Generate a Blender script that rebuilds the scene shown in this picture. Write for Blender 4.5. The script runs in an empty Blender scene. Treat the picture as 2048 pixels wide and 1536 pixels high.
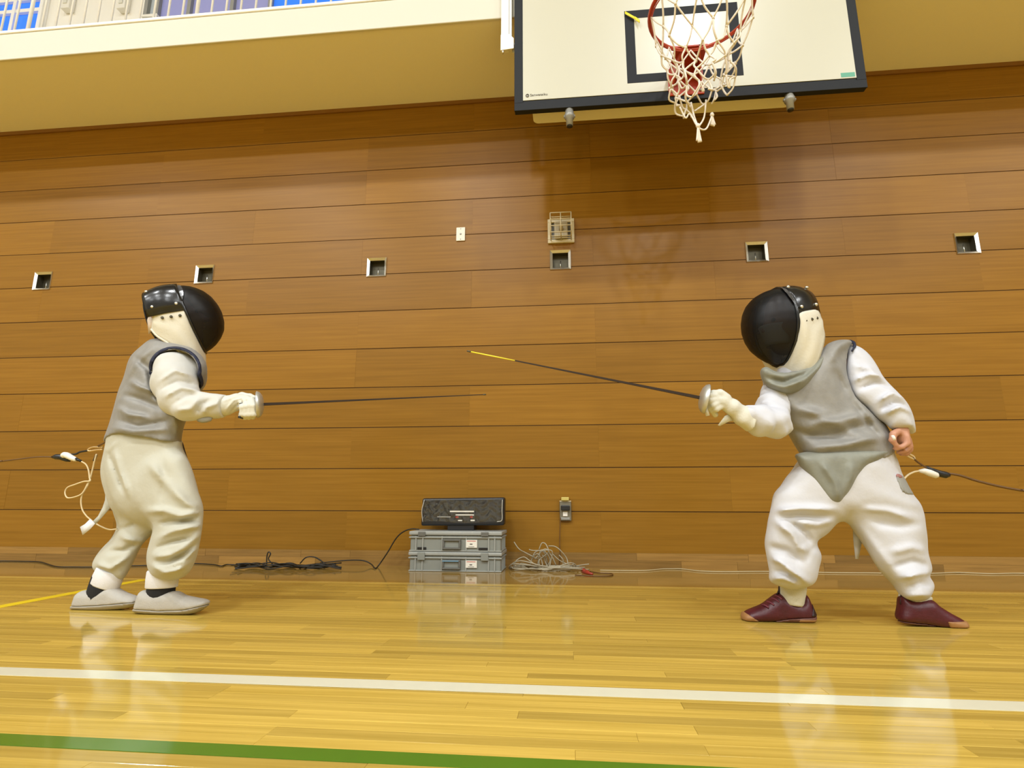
import bpy, bmesh, math, random
import numpy as np
from mathutils import Vector, Matrix

random.seed(7)
rng = np.random.default_rng(11)
scene = bpy.context.scene
COL = scene.collection

# ------------------------------------------------------------------ camera
F_PX = 1130.0
CAM_R = np.array([[0.9948913267673062, 0.10094428722698921, 0.0012242546398344711],
                  [-0.09913590478413482, 0.9746347374036982, 0.20064695619084158],
                  [0.019060962877541374, -0.19974328404793398, 0.9796628502561087]])
CAM_C = np.array([0.0, -3.3464342476389297, 0.37490995605538296])
cam_data = bpy.data.cameras.new('camera')
cam_data.sensor_width = 36.0
cam_data.sensor_fit = 'HORIZONTAL'
cam_data.lens = F_PX / 2048.0 * 36.0
cam_data.clip_start = 0.02
cam = bpy.data.objects.new('camera', cam_data)
COL.objects.link(cam)
M = Matrix.Identity(4)
for i in range(3):
    M[i][0] = CAM_R[0][i]
    M[i][1] = CAM_R[2][i]
    M[i][2] = -CAM_R[1][i]
    M[i][3] = CAM_C[i]
cam.matrix_world = M
scene.camera = cam

# ------------------------------------------------------------------ world, lamps, exposure
world = bpy.data.worlds.new('world')
scene.world = world
world.use_nodes = True
world.node_tree.nodes['Background'].inputs[0].default_value = (0.9, 0.95, 1.0, 1)
world.node_tree.nodes['Background'].inputs[1].default_value = 0.02
scene.view_settings.view_transform = 'Standard'
scene.view_settings.look = 'None'
scene.view_settings.gamma = 1.0
scene.view_settings.use_curve_mapping = False
scene.view_settings.exposure = 0.0
scene.cycles.max_bounces = 8
scene.cycles.diffuse_bounces = 5
scene.cycles.glossy_bounces = 4
scene.cycles.transparent_max_bounces = 12
scene.cycles.caustics_reflective = False
scene.cycles.caustics_refractive = False

LAMP_COL = (0.955, 0.985, 1.0)
LAMP_E = 252.0
LAMPS = [(x, y) for y in (-6.15, -10.6, -15.0) for x in (-10.5, -6.3, -2.1, 2.1, 6.3, 10.5)]
for i, (x, y) in enumerate(LAMPS):
    ld = bpy.data.lights.new('gym_lamp', 'AREA')
    ld.shape = 'DISK'
    ld.size = 0.55
    ld.energy = LAMP_E * (1.0 if x < 1 else 0.8)
    ld.color = LAMP_COL
    lo = bpy.data.objects.new('gym_lamp', ld)
    lo.location = (x, y, 7.9)
    COL.objects.link(lo)


def at(px, py, Y=None, Z=None):
    """Point of the room seen at a photo pixel, on a plane of known depth (Y) or height (Z)."""
    q = np.array([(px - 1024.0) / F_PX, 1.0, -(py - 768.0) / F_PX])
    d = CAM_R.T @ q
    t = (Y - CAM_C[1]) / d[1] if Y is not None else (Z - CAM_C[2]) / d[2]
    return CAM_C + t * d


def mpp(P):
    """metres per photo pixel at a point"""
    return float(CAM_R[1] @ (np.asarray(P) - CAM_C)) / F_PX


# ------------------------------------------------------------------ materials
def new_mat(name):
    m = bpy.data.materials.new(name)
    m.use_nodes = True
    nt = m.node_tree
    return m, nt, nt.nodes['Principled BSDF']


def mat(name, col, rough=0.5, metal=0.0, spec=0.5, coat=0.0, noise=0.0, nscale=20.0, bump=0.0, bscale=200.0,
        sheen=0.0, stretch=None, emit=0.0):
    m, nt, b = new_mat(name)
    b.inputs['Base Color'].default_value = (*col, 1)
    b.inputs['Roughness'].default_value = rough
    b.inputs['Metallic'].default_value = metal
    b.inputs['Specular IOR Level'].default_value = spec
    b.inputs['Coat Weight'].default_value = coat
    b.inputs['Coat Roughness'].default_value = 0.1
    if sheen:
        b.inputs['Sheen Weight'].default_value = sheen
    if emit:
        b.inputs['Emission Color'].default_value = (*col, 1)
        b.inputs['Emission Strength'].default_value = emit
    tc = nt.nodes.new('ShaderNodeTexCoord')
    vec = tc.outputs['Object']
    if stretch:
        mp = nt.nodes.new('ShaderNodeMapping')
        mp.inputs['Scale'].default_value = stretch
        nt.links.new(vec, mp.inputs[0])
        vec = mp.outputs[0]
    if noise:
        n = nt.nodes.new('ShaderNodeTexNoise')
        n.inputs['Scale'].default_value = nscale
        n.inputs['Detail'].default_value = 4
        nt.links.new(vec, n.inputs['Vector'])
        mx = nt.nodes.new('ShaderNodeMix')
        mx.data_type = 'RGBA'
        mx.inputs[6].default_value = (*[c * (1 - noise) for c in col], 1)
        mx.inputs[7].default_value = (*[min(1, c * (1 + noise)) for c in col], 1)
        nt.links.new(n.outputs['Fac'], mx.inputs[0])
        nt.links.new(mx.outputs[2], b.inputs['Base Color'])
    if bump:
        n2 = nt.nodes.new('ShaderNodeTexNoise')
        n2.inputs['Scale'].default_value = bscale
        n2.inputs['Detail'].default_value = 3
        nt.links.new(vec, n2.inputs['Vector'])
        bp = nt.nodes.new('ShaderNodeBump')
        bp.inputs['Strength'].default_value = bump
        bp.inputs['Distance'].default_value = 0.004
        nt.links.new(n2.outputs['Fac'], bp.inputs['Height'])
        nt.links.new(bp.outputs[0], b.inputs['Normal'])
    return m


def wood_mat(name, c_dark, c_light, rough, spec, tone=0.16, grain=(1.2, 60, 60), bump=0.03, coat=0.0, cell=None, coat_rough=0.08):
    """wood with grain along x; tone per piece from the object's own random number, or from a cell grid"""
    m, nt, b = new_mat(name)
    N, L = nt.nodes, nt.links
    geo = N.new('ShaderNodeNewGeometry')
    oi = N.new('ShaderNodeObjectInfo')
    mp = N.new('ShaderNodeMapping')
    mp.inputs['Scale'].default_value = grain
    L.new(geo.outputs['Position'], mp.inputs[0])
    comb = N.new('ShaderNodeCombineXYZ')
    mul = N.new('ShaderNodeMath'); mul.operation = 'MULTIPLY'
    mul.inputs[1].default_value = 37.0
    if cell is None:
        rnd = oi.outputs['Random']
    else:
        sw, sl = cell
        sep = N.new('ShaderNodeSeparateXYZ')
        L.new(geo.outputs['Position'], sep.inputs[0])
        dv = N.new('ShaderNodeMath'); dv.operation = 'DIVIDE'; dv.inputs[1].default_value = sw
        L.new(sep.outputs['Y'], dv.inputs[0])
        fl = N.new('ShaderNodeMath'); fl.operation = 'FLOOR'
        L.new(dv.outputs[0], fl.inputs[0])
        wn0 = N.new('ShaderNodeTexWhiteNoise'); wn0.noise_dimensions = '1D'
        L.new(fl.outputs[0], wn0.inputs['W'])
        ad = N.new('ShaderNodeMath'); ad.operation = 'MULTIPLY_ADD'
        ad.inputs[1].default_value = 1.0 / sl
        L.new(sep.outputs['X'], ad.inputs[0]); L.new(wn0.outputs['Value'], ad.inputs[2])
        fl2 = N.new('ShaderNodeMath'); fl2.operation = 'FLOOR'
        L.new(ad.outputs[0], fl2.inputs[0])
        cxy = N.new('ShaderNodeCombineXYZ')
        L.new(fl.outputs[0], cxy.inputs[0]); L.new(fl2.outputs[0], cxy.inputs[1])
        wn = N.new('ShaderNodeTexWhiteNoise'); wn.noise_dimensions = '2D'
        L.new(cxy.outputs[0], wn.inputs['Vector'])
        rnd = wn.outputs['Value']
    L.new(rnd, mul.inputs[0])
    L.new(mul.outputs[0], comb.inputs[0]); L.new(mul.outputs[0], comb.inputs[2])
    va = N.new('ShaderNodeVectorMath'); va.operation = 'ADD'
    L.new(mp.outputs[0], va.inputs[0]); L.new(comb.outputs[0], va.inputs[1])
    nz = N.new('ShaderNodeTexNoise')
    nz.inputs['Scale'].default_value = 1.0
    nz.inputs['Detail'].default_value = 5
    nz.inputs['Roughness'].default_value = 0.6
    L.new(va.outputs[0], nz.inputs['Vector'])
    rmp = N.new('ShaderNodeMapRange')
    rmp.inputs['From Min'].default_value = 0.3; rmp.inputs['From Max'].default_value = 0.7
    L.new(nz.outputs['Fac'], rmp.inputs['Value'])
    mx = N.new('ShaderNodeMix'); mx.data_type = 'RGBA'
    mx.inputs[6].default_value = (*c_dark, 1); mx.inputs[7].default_value = (*c_light, 1)
    L.new(rmp.outputs[0], mx.inputs[0])
    tr = N.new('ShaderNodeMapRange')
    tr.inputs['To Min'].default_value = 1 - tone; tr.inputs['To Max'].default_value = 1 + tone * 0.7
    L.new(rnd, tr.inputs['Value'])
    hs = N.new('ShaderNodeHueSaturation')
    L.new(tr.outputs[0], hs.inputs['Value']); L.new(mx.outputs[2], hs.inputs['Color'])
    L.new(hs.outputs[0], b.inputs['Base Color'])
    b.inputs['Roughness'].default_value = rough
    b.inputs['Specular IOR Level'].default_value = spec
    b.inputs['Coat Weight'].default_value = coat
    b.inputs['Coat Roughness'].default_value = coat_rough
    if bump:
        bp = N.new('ShaderNodeBump')
        bp.inputs['Strength'].default_value = bump
        bp.inputs['Distance'].default_value = 0.003
        L.new(nz.outputs['Fac'], bp.inputs['Height'])
        L.new(bp.outputs[0], b.inputs['Normal'])
    return m


M_WALL = wood_mat('wall veneer', (0.232, 0.110, 0.0115), (0.306, 0.150, 0.018), 0.5, 0.0, tone=0.10, grain=(1.5, 50, 70), bump=0.0,
                  coat=0.42, coat_rough=0.30)
FLOOR_W, FLOOR_L = 0.0384, 0.7
FD, FL = (0.45, 0.305, 0.050), (0.64, 0.445, 0.094)
M_FLOOR = wood_mat('floor strips far', FD, FL, 0.45, 0.0, tone=0.22, grain=(2.0, 70, 70), bump=0.0, coat=1.0, cell=(FLOOR_W, FLOOR_L), coat_rough=0.09)
M_STRIP = wood_mat('floor strip', FD, FL, 0.45, 0.0, tone=0.21, grain=(2.0, 70, 70), bump=0.03, coat=1.0, coat_rough=0.09)
M_BORDER = wood_mat('floor border', (0.25, 0.15, 0.03), (0.34, 0.21, 0.045), 0.4, 0.0, tone=0.15, grain=(2, 40, 40), bump=0.0, coat=1.0, coat_rough=0.07)
M_BASE = wood_mat('baseboard wood', (0.24, 0.13, 0.03), (0.36, 0.20, 0.05), 0.4, 0.4, tone=0.3, grain=(3, 60, 80), bump=0.02)
M_PLASTER = mat('white plaster', (0.66, 0.65, 0.58), 0.6, bump=0.05, bscale=60)
M_SOFFIT = mat('soffit paint', (0.90, 0.88, 0.84), 0.7)
M_WALL2 = mat('hall paint', (0.44, 0.43, 0.40), 0.7)
M_CEIL = mat('hall ceiling', (0.36, 0.355, 0.345), 0.8)
M_GROOVE = mat('groove strip', (0.075, 0.034, 0.005), 0.8)
M_DARK = mat('dark gap', (0.05, 0.022, 0.004), 0.8)
M_WHITELINE = mat('white line paint', (0.82, 0.83, 0.66), 0.4, coat=1.0, noise=0.04, nscale=30)
M_GREENLINE = mat('green line paint', (0.045, 0.19, 0.006), 0.4, coat=1.0, noise=0.08, nscale=20)
M_YELLOWLINE = mat('yellow line paint', (0.84, 0.63, 0.012), 0.5, coat=0.25, noise=0.05, nscale=20)
M_PALELINE = mat('pale line paint', (0.70, 0.48, 0.10), 0.4, coat=1.0, noise=0.05, nscale=20)
M_STEEL = mat('brushed steel', (0.72, 0.70, 0.64), 0.28, metal=1.0, noise=0.06, nscale=90)
M_DARKSTEEL = mat('dark steel and recess shade', (0.10, 0.09, 0.06), 0.45, metal=0.6)
M_BLADE = mat('blade steel', (0.045, 0.03, 0.02), 0.4, metal=0.7)
M_GUARD = mat('guard aluminium', (0.62, 0.62, 0.58), 0.38, metal=0.75, noise=0.1, nscale=60)
M_RAIL = mat('white rail paint', (0.88, 0.88, 0.88), 0.4)
M_GREYMETAL = mat('grey metal', (0.30, 0.30, 0.28), 0.45, metal=0.3)
M_BOARD = mat('board white', (0.565, 0.565, 0.48), 0.32, spec=0.5, coat=0.25, bump=0.01, bscale=8)
M_BLACKPAINT = mat('board black', (0.012, 0.014, 0.018), 0.6, spec=0.25)
M_RIM = mat('rim orange', (0.42, 0.045, 0.014), 0.4, spec=0.5)
M_NET = mat('net cord', (0.80, 0.74, 0.66), 0.8, bump=0.4, bscale=400)
M_GREEN = mat('green sticker', (0.10, 0.36, 0.26), 0.5)
M_YELLOWTAPE = mat('yellow tape', (0.85, 0.72, 0.04), 0.45)
M_MOUNT = mat('mount cream', (0.80, 0.79, 0.70), 0.5)
M_CRATE = mat('crate grey plastic', (0.235, 0.25, 0.225), 0.5, noise=0.05, nscale=30)
M_CRATE_LID = mat('crate lid plastic', (0.33, 0.345, 0.32), 0.45, noise=0.05, nscale=30)
M_CRATE_DARK = mat('crate handle plastic', (0.13, 0.13, 0.115), 0.5)
M_LABEL = mat('paper label', (0.78, 0.76, 0.68), 0.7)
M_INK = mat('ink', (0.07, 0.06, 0.05), 0.7)
M_REDINK = mat('red ink', (0.5, 0.05, 0.03), 0.6)
M_BLACKPLASTIC = mat('black plastic', (0.012, 0.012, 0.014), 0.35)
M_PANEL = mat('panel black', (0.02, 0.022, 0.024), 0.25)
M_BLACKCABLE = mat('black cable', (0.012, 0.010, 0.006), 0.5)
M_GREYCABLE = mat('grey cable', (0.38, 0.34, 0.24), 0.5)
M_BROWNCABLE = mat('brown cable', (0.12, 0.055, 0.012), 0.5)
M_CREAMCABLE = mat('clear cream cable', (0.68, 0.55, 0.33), 0.4)
M_WHITE = mat('white plastic', (0.80, 0.78, 0.72), 0.4)
M_BEIGE = mat('beige plastic', (0.60, 0.53, 0.36), 0.45)
M_RED = mat('red plug', (0.34, 0.035, 0.02), 0.4)
M_BLUE = mat('blue label', (0.16, 0.30, 0.42), 0.5)
# cloth
M_LAME = mat('grey lame', (0.27, 0.262, 0.245), 0.6, metal=0.2, noise=0.22, nscale=30, bump=0.4, bscale=42, sheen=0.15)
M_LAME2 = mat('grey-green lame', (0.235, 0.24, 0.20), 0.6, metal=0.2, noise=0.18, nscale=30, bump=0.4, bscale=42, sheen=0.15)
M_JACKET = mat('white jacket cotton', (0.58, 0.575, 0.54), 0.8, bump=0.45, bscale=32, sheen=0.1)
M_JACKET2 = mat('bright white jacket', (0.585, 0.595, 0.65), 0.75, bump=0.45, bscale=32, sheen=0.1)
M_CREAM = mat('cream breeches', (0.50, 0.49, 0.41), 0.8, bump=0.45, bscale=32, sheen=0.1)
M_WHITECLOTH = mat('white breeches', (0.575, 0.58, 0.62), 0.75, bump=0.45, bscale=32, sheen=0.1)
M_BIB = mat('bib cloth', (0.66, 0.63, 0.53), 0.75, bump=0.2, bscale=120)
M_GLOVE = mat('glove leather', (0.64, 0.635, 0.56), 0.6, bump=0.2, bscale=150)
M_NAVY = mat('navy trim', (0.012, 0.015, 0.04), 0.7)
M_SKIN = mat('skin', (0.50, 0.25, 0.16), 0.5, noise=0.08, nscale=30)
M_HAIR = mat('black hair', (0.012, 0.010, 0.009), 0.5)
M_SOCKBLACK = mat('black sock', (0.010, 0.010, 0.011), 0.9)
M_SOCKWHITE = mat('white sock', (0.60, 0.585, 0.47), 0.85, bump=0.3, bscale=300)
M_CUFF = mat('white knit cuff', (0.72, 0.72, 0.75), 0.85, bump=0.2, bscale=300)
M_SHOEGREY = mat('grey canvas shoe', (0.43, 0.41, 0.37), 0.75, noise=0.08, nscale=40, bump=0.25, bscale=200)
M_SOLEGREY = mat('grey rubber sole', (0.34, 0.31, 0.25), 0.6)
M_MAROON = mat('maroon shoe', (0.068, 0.006, 0.012), 0.42, noise=0.35, nscale=45, bump=0.2, bscale=120)
M_MAROON_DARK = mat('dark heel tab', (0.02, 0.005, 0.006), 0.5)
M_GUM = mat('gum sole', (0.33, 0.165, 0.06), 0.5)
M_GUMRED = mat('maroon midsole', (0.14, 0.055, 0.040), 0.5)
M_TRIM = mat('black mask trim', (0.006, 0.006, 0.007), 0.22, spec=0.6, bump=0.08, bscale=60)
M_EYE = mat('eye', (0.02, 0.015, 0.012), 0.2)
M_VELCRO = mat('pinkish strap', (0.66, 0.55, 0.44), 0.7)
M_PATCH = mat('grey patch', (0.30, 0.30, 0.28), 0.7)
M_PATCHRED = mat('red patch', (0.35, 0.16, 0.14), 0.7)


def mesh_mat():
    m, nt, b = new_mat('black wire mesh')
    N, L = nt.nodes, nt.links
    b.inputs['Base Color'].default_value = (0.003, 0.003, 0.0035, 1)
    b.inputs['Roughness'].default_value = 0.42
    b.inputs['Specular IOR Level'].default_value = 0.28
    tc = N.new('ShaderNodeTexCoord')
    nz = N.new('ShaderNodeTexNoise')
    nz.inputs['Scale'].default_value = 9
    L.new(tc.outputs['Object'], nz.inputs['Vector'])
    bp = N.new('ShaderNodeBump')
    bp.inputs['Strength'].default_value = 0.15
    bp.inputs['Distance'].default_value = 0.01
    L.new(nz.outputs['Fac'], bp.inputs['Height'])
    L.new(bp.outputs[0], b.inputs['Normal'])
    tr = N.new('ShaderNodeBsdfTransparent')
    ms = N.new('ShaderNodeMixShader')
    ms.inputs[0].default_value = 0.88
    L.new(tr.outputs[0], ms.inputs[1])
    L.new(b.outputs[0], ms.inputs[2])
    L.new(ms.outputs[0], N['Material Output'].inputs[0])
    return m


M_MESH = mesh_mat()


def film_mat():
    m, nt, b = new_mat('clear plastic film')
    N, L = nt.nodes, nt.links
    gl = N.new('ShaderNodeBsdfGlossy')
    gl.inputs['Roughness'].default_value = 0.06
    gl.inputs['Color'].default_value = (0.9, 0.9, 0.9, 1)
    tr = N.new('ShaderNodeBsdfTransparent')
    ms = N.new('ShaderNodeMixShader')
    fr = N.new('ShaderNodeFresnel')
    fr.inputs['IOR'].default_value = 1.55
    ad = N.new('ShaderNodeMath'); ad.operation = 'ADD'; ad.inputs[1].default_value = 0.03
    L.new(fr.outputs[0], ad.inputs[0])
    L.new(ad.outputs[0], ms.inputs[0])
    L.new(tr.outputs[0], ms.inputs[1])
    L.new(gl.outputs[0], ms.inputs[2])
    L.new(ms.outputs[0], N['Material Output'].inputs[0])
    return m


M_FILM = film_mat()


def glass_blue(name, c, e):
    m, nt, b = new_mat(name)
    b.inputs['Base Color'].default_value = (*c, 1)
    b.inputs['Roughness'].default_value = 0.15
    b.inputs['Emission Color'].default_value = (*c, 1)
    b.inputs['Emission Strength'].default_value = e
    return m


M_BLUEGLASS = glass_blue('dusk blue pane', (0.03, 0.16, 0.75), 0.75)
M_VIOLETGLASS = glass_blue('violet grey pane', (0.25, 0.26, 0.50), 0.35)
M_GREYGLASS = glass_blue('grey pane', (0.40, 0.44, 0.46), 0.25)


# ------------------------------------------------------------------ object helpers
def link(name, me, parent=None, m=None):
    o = bpy.data.objects.new(name, me)
    COL.objects.link(o)
    if m is not None:
        me.materials.append(m)
    if parent is not None:
        o.parent = parent
        o.matrix_parent_inverse = parent.matrix_world.inverted()
    return o


def tag(o, label, cat, group=None):
    o['label'] = label
    o['category'] = cat
    if group:
        o['group'] = group
    return o


def thing(name, label, cat, loc=(0, 0, 0), group=None):
    o = bpy.data.objects.new(name, None)
    o.empty_display_size = 0.05
    o.location = loc
    COL.objects.link(o)
    o.matrix_world = Matrix.Translation(Vector(loc))
    return tag(o, label, cat, group)


def structure(o):
    o['kind'] = 'structure'
    return o


def smooth(me):
    me.polygons.foreach_set('use_smooth', [True] * len(me.polygons))
    me.update()


def pyd(name, verts, faces, parent=None, m=None, sm=False):
    me = bpy.data.meshes.new(name)
    me.from_pydata([tuple(map(float, v)) for v in verts], [], [tuple(f) for f in faces])
    me.validate()
    if sm:
        smooth(me)
    me.update()
    return link(name, me, parent, m)


def bm_obj(name, bm, parent=None, m=None, sm=False, bevel=0.0, segs=2):
    if bevel:
        bmesh.ops.bevel(bm, geom=list(bm.edges), offset=bevel, segments=segs, profile=0.5, affect='EDGES', clamp_overlap=True)
    bmesh.ops.recalc_face_normals(bm, faces=bm.faces)
    me = bpy.data.meshes.new(name)
    bm.to_mesh(me)
    bm.free()
    if sm:
        smooth(me)
    return link(name, me, parent, m)


def bm_box(bm, x0, x1, y0, y1, z0, z1):
    vs = [bm.verts.new(p) for p in ((x0, y0, z0), (x1, y0, z0), (x1, y1, z0), (x0, y1, z0), (x0, y0, z1), (x1, y0, z1), (x1, y1, z1), (x0, y1, z1))]
    for f in ((0, 3, 2, 1), (4, 5, 6, 7), (0, 1, 5, 4), (1, 2, 6, 5), (2, 3, 7, 6), (3, 0, 4, 7)):
        bm.faces.new([vs[i] for i in f])
    return vs


def box(name, x0, x1, y0, y1, z0, z1, parent=None, m=None, bevel=0.0, segs=2):
    bm = bmesh.new()
    bm_box(bm, x0, x1, y0, y1, z0, z1)
    return bm_obj(name, bm, parent, m, bevel=bevel, segs=segs)


def boxes(name, lst, parent=None, m=None, bevel=0.0):
    bm = bmesh.new()
    for b in lst:
        bm_box(bm, *b)
    return bm_obj(name, bm, parent, m, bevel=bevel, segs=1)


def prism_xz(name, pts, y0, y1, parent=None, m=None, bevel=0.0, segs=2):
    """outline in the x-z plane given depth from y0 to y1"""
    bm = bmesh.new()
    a = [bm.verts.new((p[0], y0, p[1])) for p in pts]
    b = [bm.verts.new((p[0], y1, p[1])) for p in pts]
    bm.faces.new(a)
    bm.faces.new(b[::-1])
    n = len(pts)
    for i in range(n):
        bm.faces.new([a[i], b[i], b[(i + 1) % n], a[(i + 1) % n]])
    return bm_obj(name, bm, parent, m, bevel=bevel, segs=segs)


def catmull(pts, n=8, closed=False):
    P = [np.asarray(p, float) for p in pts]
    out = []
    N = len(P)
    rngi = range(N) if closed else range(N - 1)
    for i in rngi:
        p0 = P[(i - 1) % N] if (closed or i > 0) else 2 * P[0] - P[1]
        p1 = P[i]
        p2 = P[(i + 1) % N]
        p3 = P[(i + 2) % N] if (closed or i + 2 < N) else 2 * P[-1] - P[-2]
        for k in range(n):
            t = k / n
            out.append(0.5 * ((2 * p1) + (-p0 + p2) * t + (2 * p0 - 5 * p1 + 4 * p2 - p3) * t * t + (-p0 + 3 * p1 - 3 * p2 + p3) * t ** 3))
    if not closed:
        out.append(P[-1])
    return out


def tube_vf(path, r, sides=8, closed=False, sy=1.0):
    """tube along a path; r number or list"""
    P = [np.asarray(p, float) for p in path]
    n = len(P)
    rs = [r] * n if np.isscalar(r) else list(r)
    V, Fc = [], []
    up = np.array([0.0, 0.0, 1.0])
    prev = None
    for i in range(n):
        if closed:
            t = P[(i + 1) % n] - P[i - 1]
        else:
            t = P[min(i + 1, n - 1)] - P[max(i - 1, 0)]
        t = t / (np.linalg.norm(t) + 1e-12)
        if prev is None:
            a = np.cross(t, up)
            if np.linalg.norm(a) < 1e-3:
                a = np.cross(t, np.array([0.0, 1.0, 0.0]))
        else:
            a = prev - t * (prev @ t)
            if np.linalg.norm(a) < 1e-6:
                a = np.cross(t, up)
        a = a / (np.linalg.norm(a) + 1e-12)
        prev = a
        b = np.cross(t, a)
        for k in range(sides):
            an = 2 * math.pi * k / sides
            V.append(P[i] + rs[i] * (math.cos(an) * a + sy * math.sin(an) * b))
    m = n if closed else n - 1
    for i in range(m):
        j = (i + 1) % n
        for k in range(sides):
            k2 = (k + 1) % sides
            Fc.append((i * sides + k, i * sides + k2, j * sides + k2, j * sides + k))
    if not closed:
        Fc.append(tuple(range(sides))[::-1])
        Fc.append(tuple((n - 1) * sides + k for k in range(sides)))
    return V, Fc


def tube(name, path, r, parent=None, m=None, sides=8, closed=False, sy=1.0):
    V, Fc = tube_vf(path, r, sides, closed, sy)
    return pyd(name, V, Fc, parent, m, sm=True)


def tubes(name, paths, r, parent=None, m=None, sides=6):
    V, Fc = [], []
    for p in paths:
        closed = False
        v, f = tube_vf(p, r, sides, closed)
        o = len(V)
        V += v
        Fc += [tuple(i + o for i in q) for q in f]
    return pyd(name, V, Fc, parent, m, sm=True)


def lathe(name, prof, origin, axis, parent=None, m=None, seg=28, sm=True):
    """prof: list of (radius, height along axis)"""
    ax = np.asarray(axis, float); ax /= np.linalg.norm(ax)
    a = np.cross(ax, [0, 0, 1.0])
    if np.linalg.norm(a) < 1e-3:
        a = np.cross(ax, [0, 1.0, 0])
    a /= np.linalg.norm(a)
    b = np.cross(ax, a)
    V, Fc = [], []
    for r, h in prof:
        for k in range(seg):
            an = 2 * math.pi * k / seg
            V.append(np.asarray(origin) + ax * h + r * (math.cos(an) * a + math.sin(an) * b))
    for i in range(len(prof) - 1):
        for k in range(seg):
            k2 = (k + 1) % seg
            Fc.append((i * seg + k, i * seg + k2, (i + 1) * seg + k2, (i + 1) * seg + k))
    Fc.append(tuple(range(seg))[::-1])
    Fc.append(tuple((len(prof) - 1) * seg + k for k in range(seg)))
    return pyd(name, V, Fc, parent, m, sm=sm)


def grid_obj(name, G, parent=None, m=None, thick=0.0, sm=True):
    """G: array [nu][nv] of points -> sheet, optionally solidified along its normals"""
    G = np.asarray(G, float)
    nu, nv = G.shape[:2]
    V = G.reshape(-1, 3)
    Fc = [(i * nv + j, i * nv + j + 1, (i + 1) * nv + j + 1, (i + 1) * nv + j) for i in range(nu - 1) for j in range(nv - 1)]
    if thick:
        du = np.gradient(G, axis=0); dv = np.gradient(G, axis=1)
        n = np.cross(du, dv)
        n /= (np.linalg.norm(n, axis=2, keepdims=True) + 1e-12)
        V2 = (G - n * thick).reshape(-1, 3)
        off = len(V)
        Fc2 = [tuple(i + off for i in f[::-1]) for f in Fc]
        rim = [i * nv for i in range(nu)] + [(nu - 1) * nv + j for j in range(1, nv)] + [i * nv + nv - 1 for i in range(nu - 2, -1, -1)] + [j for j in range(nv - 2, 0, -1)]
        Fr = [(rim[k], rim[(k + 1) % len(rim)], rim[(k + 1) % len(rim)] + off, rim[k] + off) for k in range(len(rim))]
        V = np.vstack([V, V2])
        Fc = Fc + Fc2 + Fr
    return pyd(name, V, Fc, parent, m, sm=sm)


def text_obj(name, body, size, loc, rot, parent=None, m=None, ext=0.0004):
    cu = bpy.data.curves.new(name, 'FONT')
    cu.body = body
    cu.size = size
    cu.extrude = ext
    o = bpy.data.objects.new(name, cu)
    COL.objects.link(o)
    dg = bpy.context.evaluated_depsgraph_get()
    me = bpy.data.meshes.new_from_object(o.evaluated_get(dg))
    bpy.data.objects.remove(o)
    me.transform(Matrix.Translation(Vector(loc)) @ rot)
    me.materials.clear()
    return link(name, me, parent, m)


ROT_FACE = Matrix.Rotation(math.radians(90), 4, 'X')   # text facing -y

# ------------------------------------------------------------------ setting: floor
floor = structure(box('floor', -13, 13, -20, 0.06, -0.12, -0.010, None, M_FLOOR))
Y_NEAR0, Y_NEAR1 = -2.88, -1.344
def floor_sheet(name, x0, x1, y0, y1, m):
    return box(name, x0, x1, y0, y1, -0.012, 0.0, floor, m)
floor_sheet('floor_field', -13, 13, Y_NEAR1, -0.70, M_FLOOR)
floor_sheet('floor_field', -13, 13, -20, Y_NEAR0, M_FLOOR)
floor_sheet('floor_field', -13, -2.6, Y_NEAR0, Y_NEAR1, M_FLOOR)
floor_sheet('floor_field', 2.4, 13, Y_NEAR0, Y_NEAR1, M_FLOOR)
floor_sheet('floor_border', -13, 13, -0.6995, 0.055, M_BORDER)
mesh_cache = {}
def strip_mesh(L):
    if L not in mesh_cache:
        bm = bmesh.new()
        bm_box(bm, 0.00015, L - 0.00015, 0.0003, FLOOR_W - 0.0003, -0.011, 0.0)
        top = [e for e in bm.edges if all(abs(v.co.z) < 1e-6 for v in e.verts)]
        bmesh.ops.bevel(bm, geom=top, offset=0.0005, segments=1, affect='EDGES')
        bmesh.ops.recalc_face_normals(bm, faces=bm.faces)
        me = bpy.data.meshes.new('floor_strip')
        bm.to_mesh(me); bm.free()
        me.materials.append(M_STRIP)
        mesh_cache[L] = me
    return mesh_cache[L]
for r in range(40):
    y = Y_NEAR0 + r * FLOOR_W
    x = -2.6
    first = True
    while x < 2.3999:
        L = random.choice((0.5, 0.7, 0.9, 0.9))
        if first:
            L = random.choice((0.3, 0.5, 0.7, 0.9)); first = False
        if x + L > 2.4 - 0.2:
            L = round(2.4 - x, 4)
        o = bpy.data.objects.new('floor_plank', strip_mesh(round(L, 4)))
        COL.objects.link(o)
        o.parent = floor
        o.location = (x, y, random.choice((0, 0, 0, -0.0002)))
        x += L
def court_line(x0, x1, y0, y1, m, lab):
    o = box('court_line', x0, x1, y0, y1, 0.0002, 0.0008, floor, m)
    o['label'] = lab
    return o
court_line(-13, 13, -2.136, -2.083, M_WHITELINE, 'broad white court line')
court_line(-13, 13, -2.459, -2.419, M_GREENLINE, 'green court line')
court_line(-2.05, -2.00, -20, -0.715, M_YELLOWLINE, 'yellow court line')
court_line(-13, 13, -0.715, -0.675, M_PALELINE, 'pale court line by the wall')

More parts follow.
